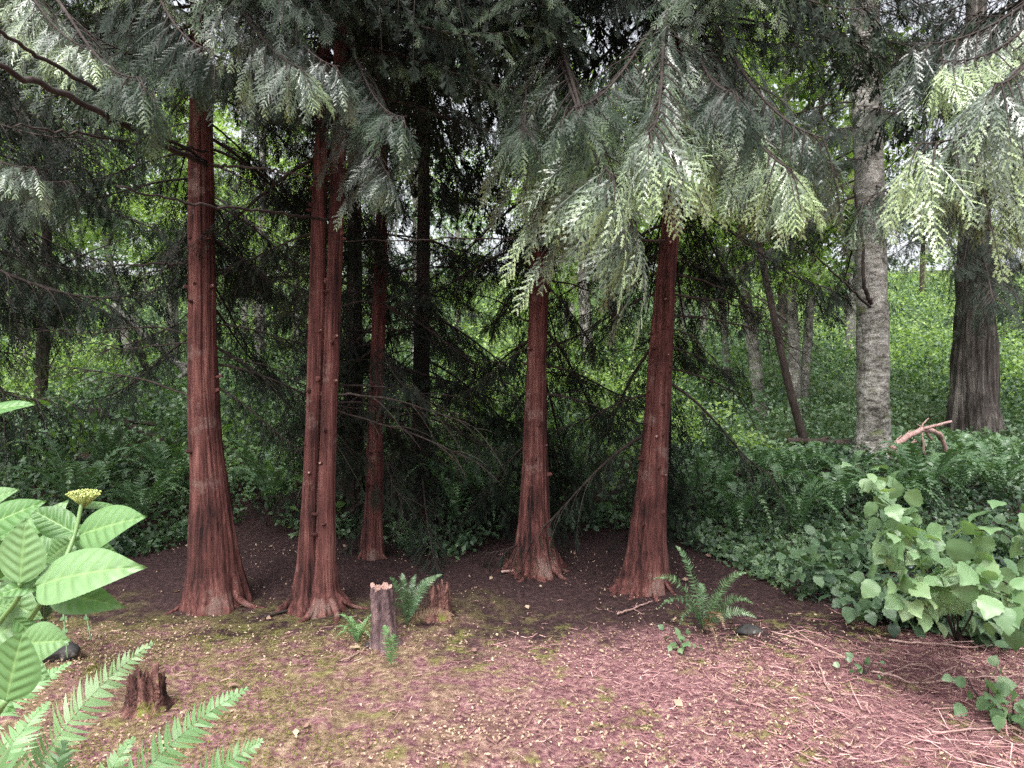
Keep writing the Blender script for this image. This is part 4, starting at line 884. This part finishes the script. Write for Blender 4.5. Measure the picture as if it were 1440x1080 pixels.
shrub('tall pale-leaved shrub whose top cane arches left below the grey trunk', (1345, 905),
      [[(1300, 780, 3.7), (1250, 700, 3.7), (1205, 655, 3.7)], [(1330, 800, 3.6), (1290, 740, 3.6), (1240, 700, 3.5)], [(1320, 820, 3.6), (1270, 770, 3.5), (1245, 745, 3.4)],
       [(1350, 830, 3.6), (1330, 790, 3.5), (1290, 770, 3.4)], [(1380, 840, 3.5), (1360, 800, 3.4), (1330, 790, 3.3)], [(1300, 850, 3.5), (1280, 830, 3.4), (1260, 810, 3.4)]], .09, M['leaf_pale'], 1, 36)
shrub('bright pale-leaved shrub at the right edge with broad lobed leaves', (1450, 900),
      [[(1440, 800, 3.1), (1420, 750, 3.1), (1370, 745, 3.0)], [(1470, 800, 3.1), (1440, 740, 3.0), (1430, 700, 3.0)], [(1430, 830, 3.1), (1400, 810, 3.0), (1375, 790, 3.0)], [(1440, 850, 3.0), (1420, 840, 2.9), (1390, 830, 2.9)]], .11, M['leaf_pale'], 2, 20)
rsb = np.random.default_rng(71)
for q, (px, py, lab) in enumerate([(1300, 880, 'low leafy shrub at the front edge of the right-hand greenery'), (1380, 900, 'leafy shrub nearest the right edge of the litter'), (1240, 860, 'dark leafy shrub left of the arching pale cane'),
        (1420, 860, 'dense mid green shrub behind the bright edge shrub'), (1200, 800, 'shaded shrub in front of the dark ferns'), (1320, 800, 'mid green shrub behind the tall pale-leaved one'), (1400, 780, 'shrub below the massive old cedar'), (1160, 830, 'lowest dark shrub reaching towards the arching fern')]):
    b = gp(px, py); Y = b.y; canes = []
    for k in range(7):
        dx = rsb.uniform(-70, 70); h = rsb.uniform(15, 62); canes.append([(px + dx * .5, py - h * .6, Y + rsb.uniform(-.2, .2)), (px + dx, py - h, Y + rsb.uniform(-.35, .2))])
    shrub(lab, (px, py), canes, .085, M['leaf_mid'], 80 + q, 30)
# small seedlings bottom right
b_ = [(1390, 1000, 'young leafy seedling by the lower right corner'), (1425, 1020, 'seedling right at the lower right corner'), (1215, 950, 'tiny seedling in the middle of the right-hand litter'), (960, 915, 'tiny green sprig left of the arching fern')]
for q, (px, py, lab) in enumerate(b_):
    Y = gp(px, py).y; s = 1 if q < 2 else .5
    shrub(lab, (px, py), [[(px + dx * s, py - 25 * s, Y), (px + dx * 1.7 * s, py - 45 * s, Y)] for dx in (-18, 0, 16)], .07 * (1 if q < 2 else .6), M['leaf_pale'], 95 + q, 6, 'small seedlings in the litter', 'seedling')

# ------------------------------------------------------------------ hydrangea, left foreground
m, t_, N, L, P = newmat('hydrangea leaf'); at_ = N.new('ShaderNodeAttribute'); at_.attribute_name = 'var'
oi = N.new('ShaderNodeObjectInfo'); tc = N.new('ShaderNodeTexCoord')
base_ = mixc(N, L, oi.outputs['Random'], (.08, .19, .05), (.21, .34, .16)); colr = mixc(N, L, at_.outputs['Fac'], base_, (.30, .45, .18))
nzz = noise(N, L, tc.outputs['Object'], 14, 4); colr = mixc(N, L, mr.__call__ and math_(N, L, 'MULTIPLY', nzz, .6), colr, (.07, .17, .04))
L.new(colr, P.inputs['Base Color']); P.inputs['Roughness'].default_value = .45
tr = N.new('ShaderNodeBsdfTranslucent'); L.new(mixc(N, L, 1.0, colr, (1.1, 1.3, .5), 'MULTIPLY'), tr.inputs[0]); mx = N.new('ShaderNodeMixShader'); mx.inputs[0].default_value = .25
L.new(P.outputs[0], mx.inputs[1]); L.new(tr.outputs[0], mx.inputs[2]); L.new(mx.outputs[0], N['Material Output'].inputs[0]); M['hyd'] = m
def hyd_leaf(seed, curl=.15, wid=.36):
    r = np.random.default_rng(seed); nu, nv = 61, 33; u_ = np.linspace(0, 1, nu); v_ = np.linspace(-1, 1, nv); U, Vv = np.meshgrid(u_, v_, indexing='ij')
    prof = wid * 2.35 * (U + .002) ** .66 * np.clip(1 - U, 0, 1) ** 1.22 * (1 + .30 * U); prof = np.maximum(prof, .0015)
    ser = 1 + .035 * (((U * 30) % 1) - .5) * (np.abs(Vv) > .93)
    y_ = prof * Vv * ser
    ph_ = (U - np.abs(Vv) * prof * .9 + .25 * (Vv * prof) ** 2) * 7.0 * 2 * math.pi            # lateral veins sweep forward
    vein = np.exp(-((np.mod(ph_ / (2 * math.pi), 1) - .5) / .07) ** 2) * (1 - np.abs(Vv) ** 3); midr = np.exp(-(Vv / .05) ** 2)
    z_ = .010 * np.cos(ph_) * (1 - np.abs(Vv) ** 3) * np.minimum(1, np.abs(Vv) * 6) + .10 * np.abs(y_) ** 1.3 - curl * U ** 2 + .22 * np.abs(y_) - 1.1 * np.abs(y_) ** 2 - .006 * midr + .02 * np.sin(U * 6 + seed) * Vv
    V = np.stack([U, y_, z_], -1).reshape(-1, 3); ix = np.arange(nu * nv).reshape(nu, nv)
    Q = np.stack([ix[:-1, :-1], ix[1:, :-1], ix[1:, 1:], ix[:-1, 1:]], -1).reshape(-1, 4)
    return mesh('leaf', V, None, Q, M['hyd'], np.clip(vein * .45 + midr * .9, 0, 1).ravel(), True)
HL = [hyd_leaf(1, .10, .33), hyd_leaf(2, .25, .27), hyd_leaf(3, .05, .40)]
hb = gp(-120, 1000); hyd = thing('hydrangea_bush', 'hydrangea with big veined pale green leaves at the left edge', 'bush', hb)
def hleaf(bx, by, tx, ty, Y, k=0, nv_=(0, -.75, .65), dY=-.05, ws=1.0, part=True):
    p0, p1 = at(bx, by, Y), at(tx, ty, Y + dY); D_ = (p1 - p0); ln = D_.length; D_.normalize(); n_ = Vector((nv_[0] + rnd(-.12, .12), nv_[1] - .45, nv_[2])).normalized(); s_ = n_.cross(D_).normalized(); n2 = D_.cross(s_)
    mt = Matrix((D_, s_, n2)).transposed(); o = obj('leaf', HL[k], hyd, p0 - hb, mt.to_euler(), (ln, ln * ws * 1.1, ln)); return o
for args in [(28, 820, 33, 730, .95, 2, (0.1, -.95, .3), .0, 1.15), (52, 824, 166, 780, .95, 1, (0, -.5, .85), -.06, 1.05), (112, 752, 196, 722, 1.05, 0, (0, -.6, .8), -.04, 1.0),
             (106, 750, 38, 712, 1.05, 0, (0, -.6, .8), 0, 1.0), (112, 712, 168, 705, 1.08, 1, (0, -.4, .9), .04, .8), (70, 832, 152, 846, .98, 1, (.2, -.7, .6), -.05, .9),
             (8, 985, 30, 885, .85, 2, (.3, -.9, .4), 0, 1.1), (66, 815, -10, 835, .98, 0, (0, -.5, .85), -.05, .9), (-30, 745, 58, 702, 1.0, 0, (0, -.7, .7), 0, .9), (-40, 712, 22, 686, 1.05, 0, (0, -.7, .7), 0, .9),
             (-30, 585, 36, 556, 1.0, 1, (0, -.3, .95), 0, 1), (30, 905, 92, 900, .95, 0, (.2, -.8, .55), -.03, 1.1), (104, 760, 168, 775, 1.1, 0, (0, -.5, .85), .05, 1.0), (100, 762, 60, 790, 1.1, 2, (0, -.8, .5), .02, 1.0),
             (-40, 780, 28, 800, 1.05, 0, (0, -.7, .6), .1, 1.1), (0, 760, 60, 735, 1.15, 2, (0, -.7, .6), .1, 1.0), (-30, 860, 30, 842, 1.05, 0, (0, -.7, .7), .05, 1.0), (20, 870, 60, 905, 1.0, 1, (0, -.7, .6), .0, 1.0), (-60, 960, 20, 1000, .9, 0, (0, -.6, .8), 0, 1.0),
             (40, 800, 120, 735, 1.12, 2, (0, -.7, .6), .05, 1.0), (20, 790, 90, 700, 1.2, 0, (0, -.7, .6), .05, 1.1), (70, 800, 140, 790, 1.15, 0, (.1, -.7, .6), .05, 1.1), (-20, 830, 60, 870, 1.1, 2, (0, -.7, .6), 0, .9),
             (-30, 900, 50, 870, 1.1, 2, (0, -.8, .6), 0, 1.0), (-20, 800, 70, 780, 1.2, 2, (0, -.8, .6), .05, 1.0), (10, 930, 70, 955, 1.0, 0, (0, -.7, .7), 0, 1.1), (0, 720, 70, 725, 1.25, 0, (0, -.7, .7), .05, 1.2)]:
    hleaf(*args)
def hstem(pts, r0=.0045, r1=.003):
    P_ = [np.array(at(*q) - hb) for q in pts]; m_ = len(P_); tt = np.linspace(0, m_ - 1, 16); C = np.stack([np.interp(tt, range(m_), [p[i] for p in P_]) for i in range(3)], -1)
    for _ in range(3): C[1:-1] = (C[:-2] + 2 * C[1:-1] + C[2:]) / 4
    mb = MB(); tube(mb, C, np.linspace(r0, r1, 16), 7, .8); obj('stem', mb.mesh('stem', M['hyd'], True), hyd)
g0 = tuple(hb)
mb = MB()
hstem([(-120, 1080, 1.1), (-10, 885, 1.0), (30, 838, .98), (28, 820, .95)]); hstem([(-100, 1080, 1.2), (30, 890, 1.02), (70, 830, .98), (104, 762, 1.05), (116, 702, 1.07)]); hstem([(30, 838, .98), (55, 818, .95)], .002, .0015)
hstem([(70, 832, .98), (40, 870, .99)], .003, .002); hstem([(8, 985, .85), (-60, 1090, .9)]); hstem([(-120, 1080, 1.2), (-60, 800, 1.1), (-30, 745, 1.0)])
hstem([(-120, 1080, 1.2), (-80, 700, 1.1), (-30, 585, 1.0)])
for a_, b_2 in (((-120, 1080, 1.1), None), ((-110, 1080, 1.2), None)):
    p = at(*a_) - hb; mb = MB(); tube(mb, [tuple(p), (p.x * .5, p.y * .5, p.z * .5), (0, 0, 0)], .006, 7); obj('stem', mb.mesh('stem', M['hyd'], True), hyd)
# flower head: flat cluster of buds
M['bud'] = leafmat('flower buds', [(.1, (.30, .38, .10)), (.5, (.50, .54, .20)), (.9, (.70, .68, .42))], .2, .6, .3, 0)
r = np.random.default_rng(3); mb = MB(); cpt = np.array(at(118, 697, 1.07) - hb)
for k in range(160):
    a = r.uniform(0, 6.28); q = math.sqrt(r.random()) * .026; p = cpt + np.array([q * math.cos(a), q * math.sin(a) * .8, .006 - 8 * q * q + r.uniform(0, .004)]); s_ = r.uniform(.0013, .0026)
    O = np.array([[1, 0, 0], [-1, 0, 0], [0, 1, 0], [0, -1, 0], [0, 0, 1], [0, 0, -1]]) * s_ + p
    mb.add(O, [[0, 2, 4], [2, 1, 4], [1, 3, 4], [3, 0, 4], [2, 0, 5], [1, 2, 5], [3, 1, 5], [0, 3, 5]], None, r.random())
    tube(mb, [cpt - np.array([0, 0, .02]), p], .0005, 3)
obj('flower_head', mb.mesh('flower_head', M['bud']), hyd)
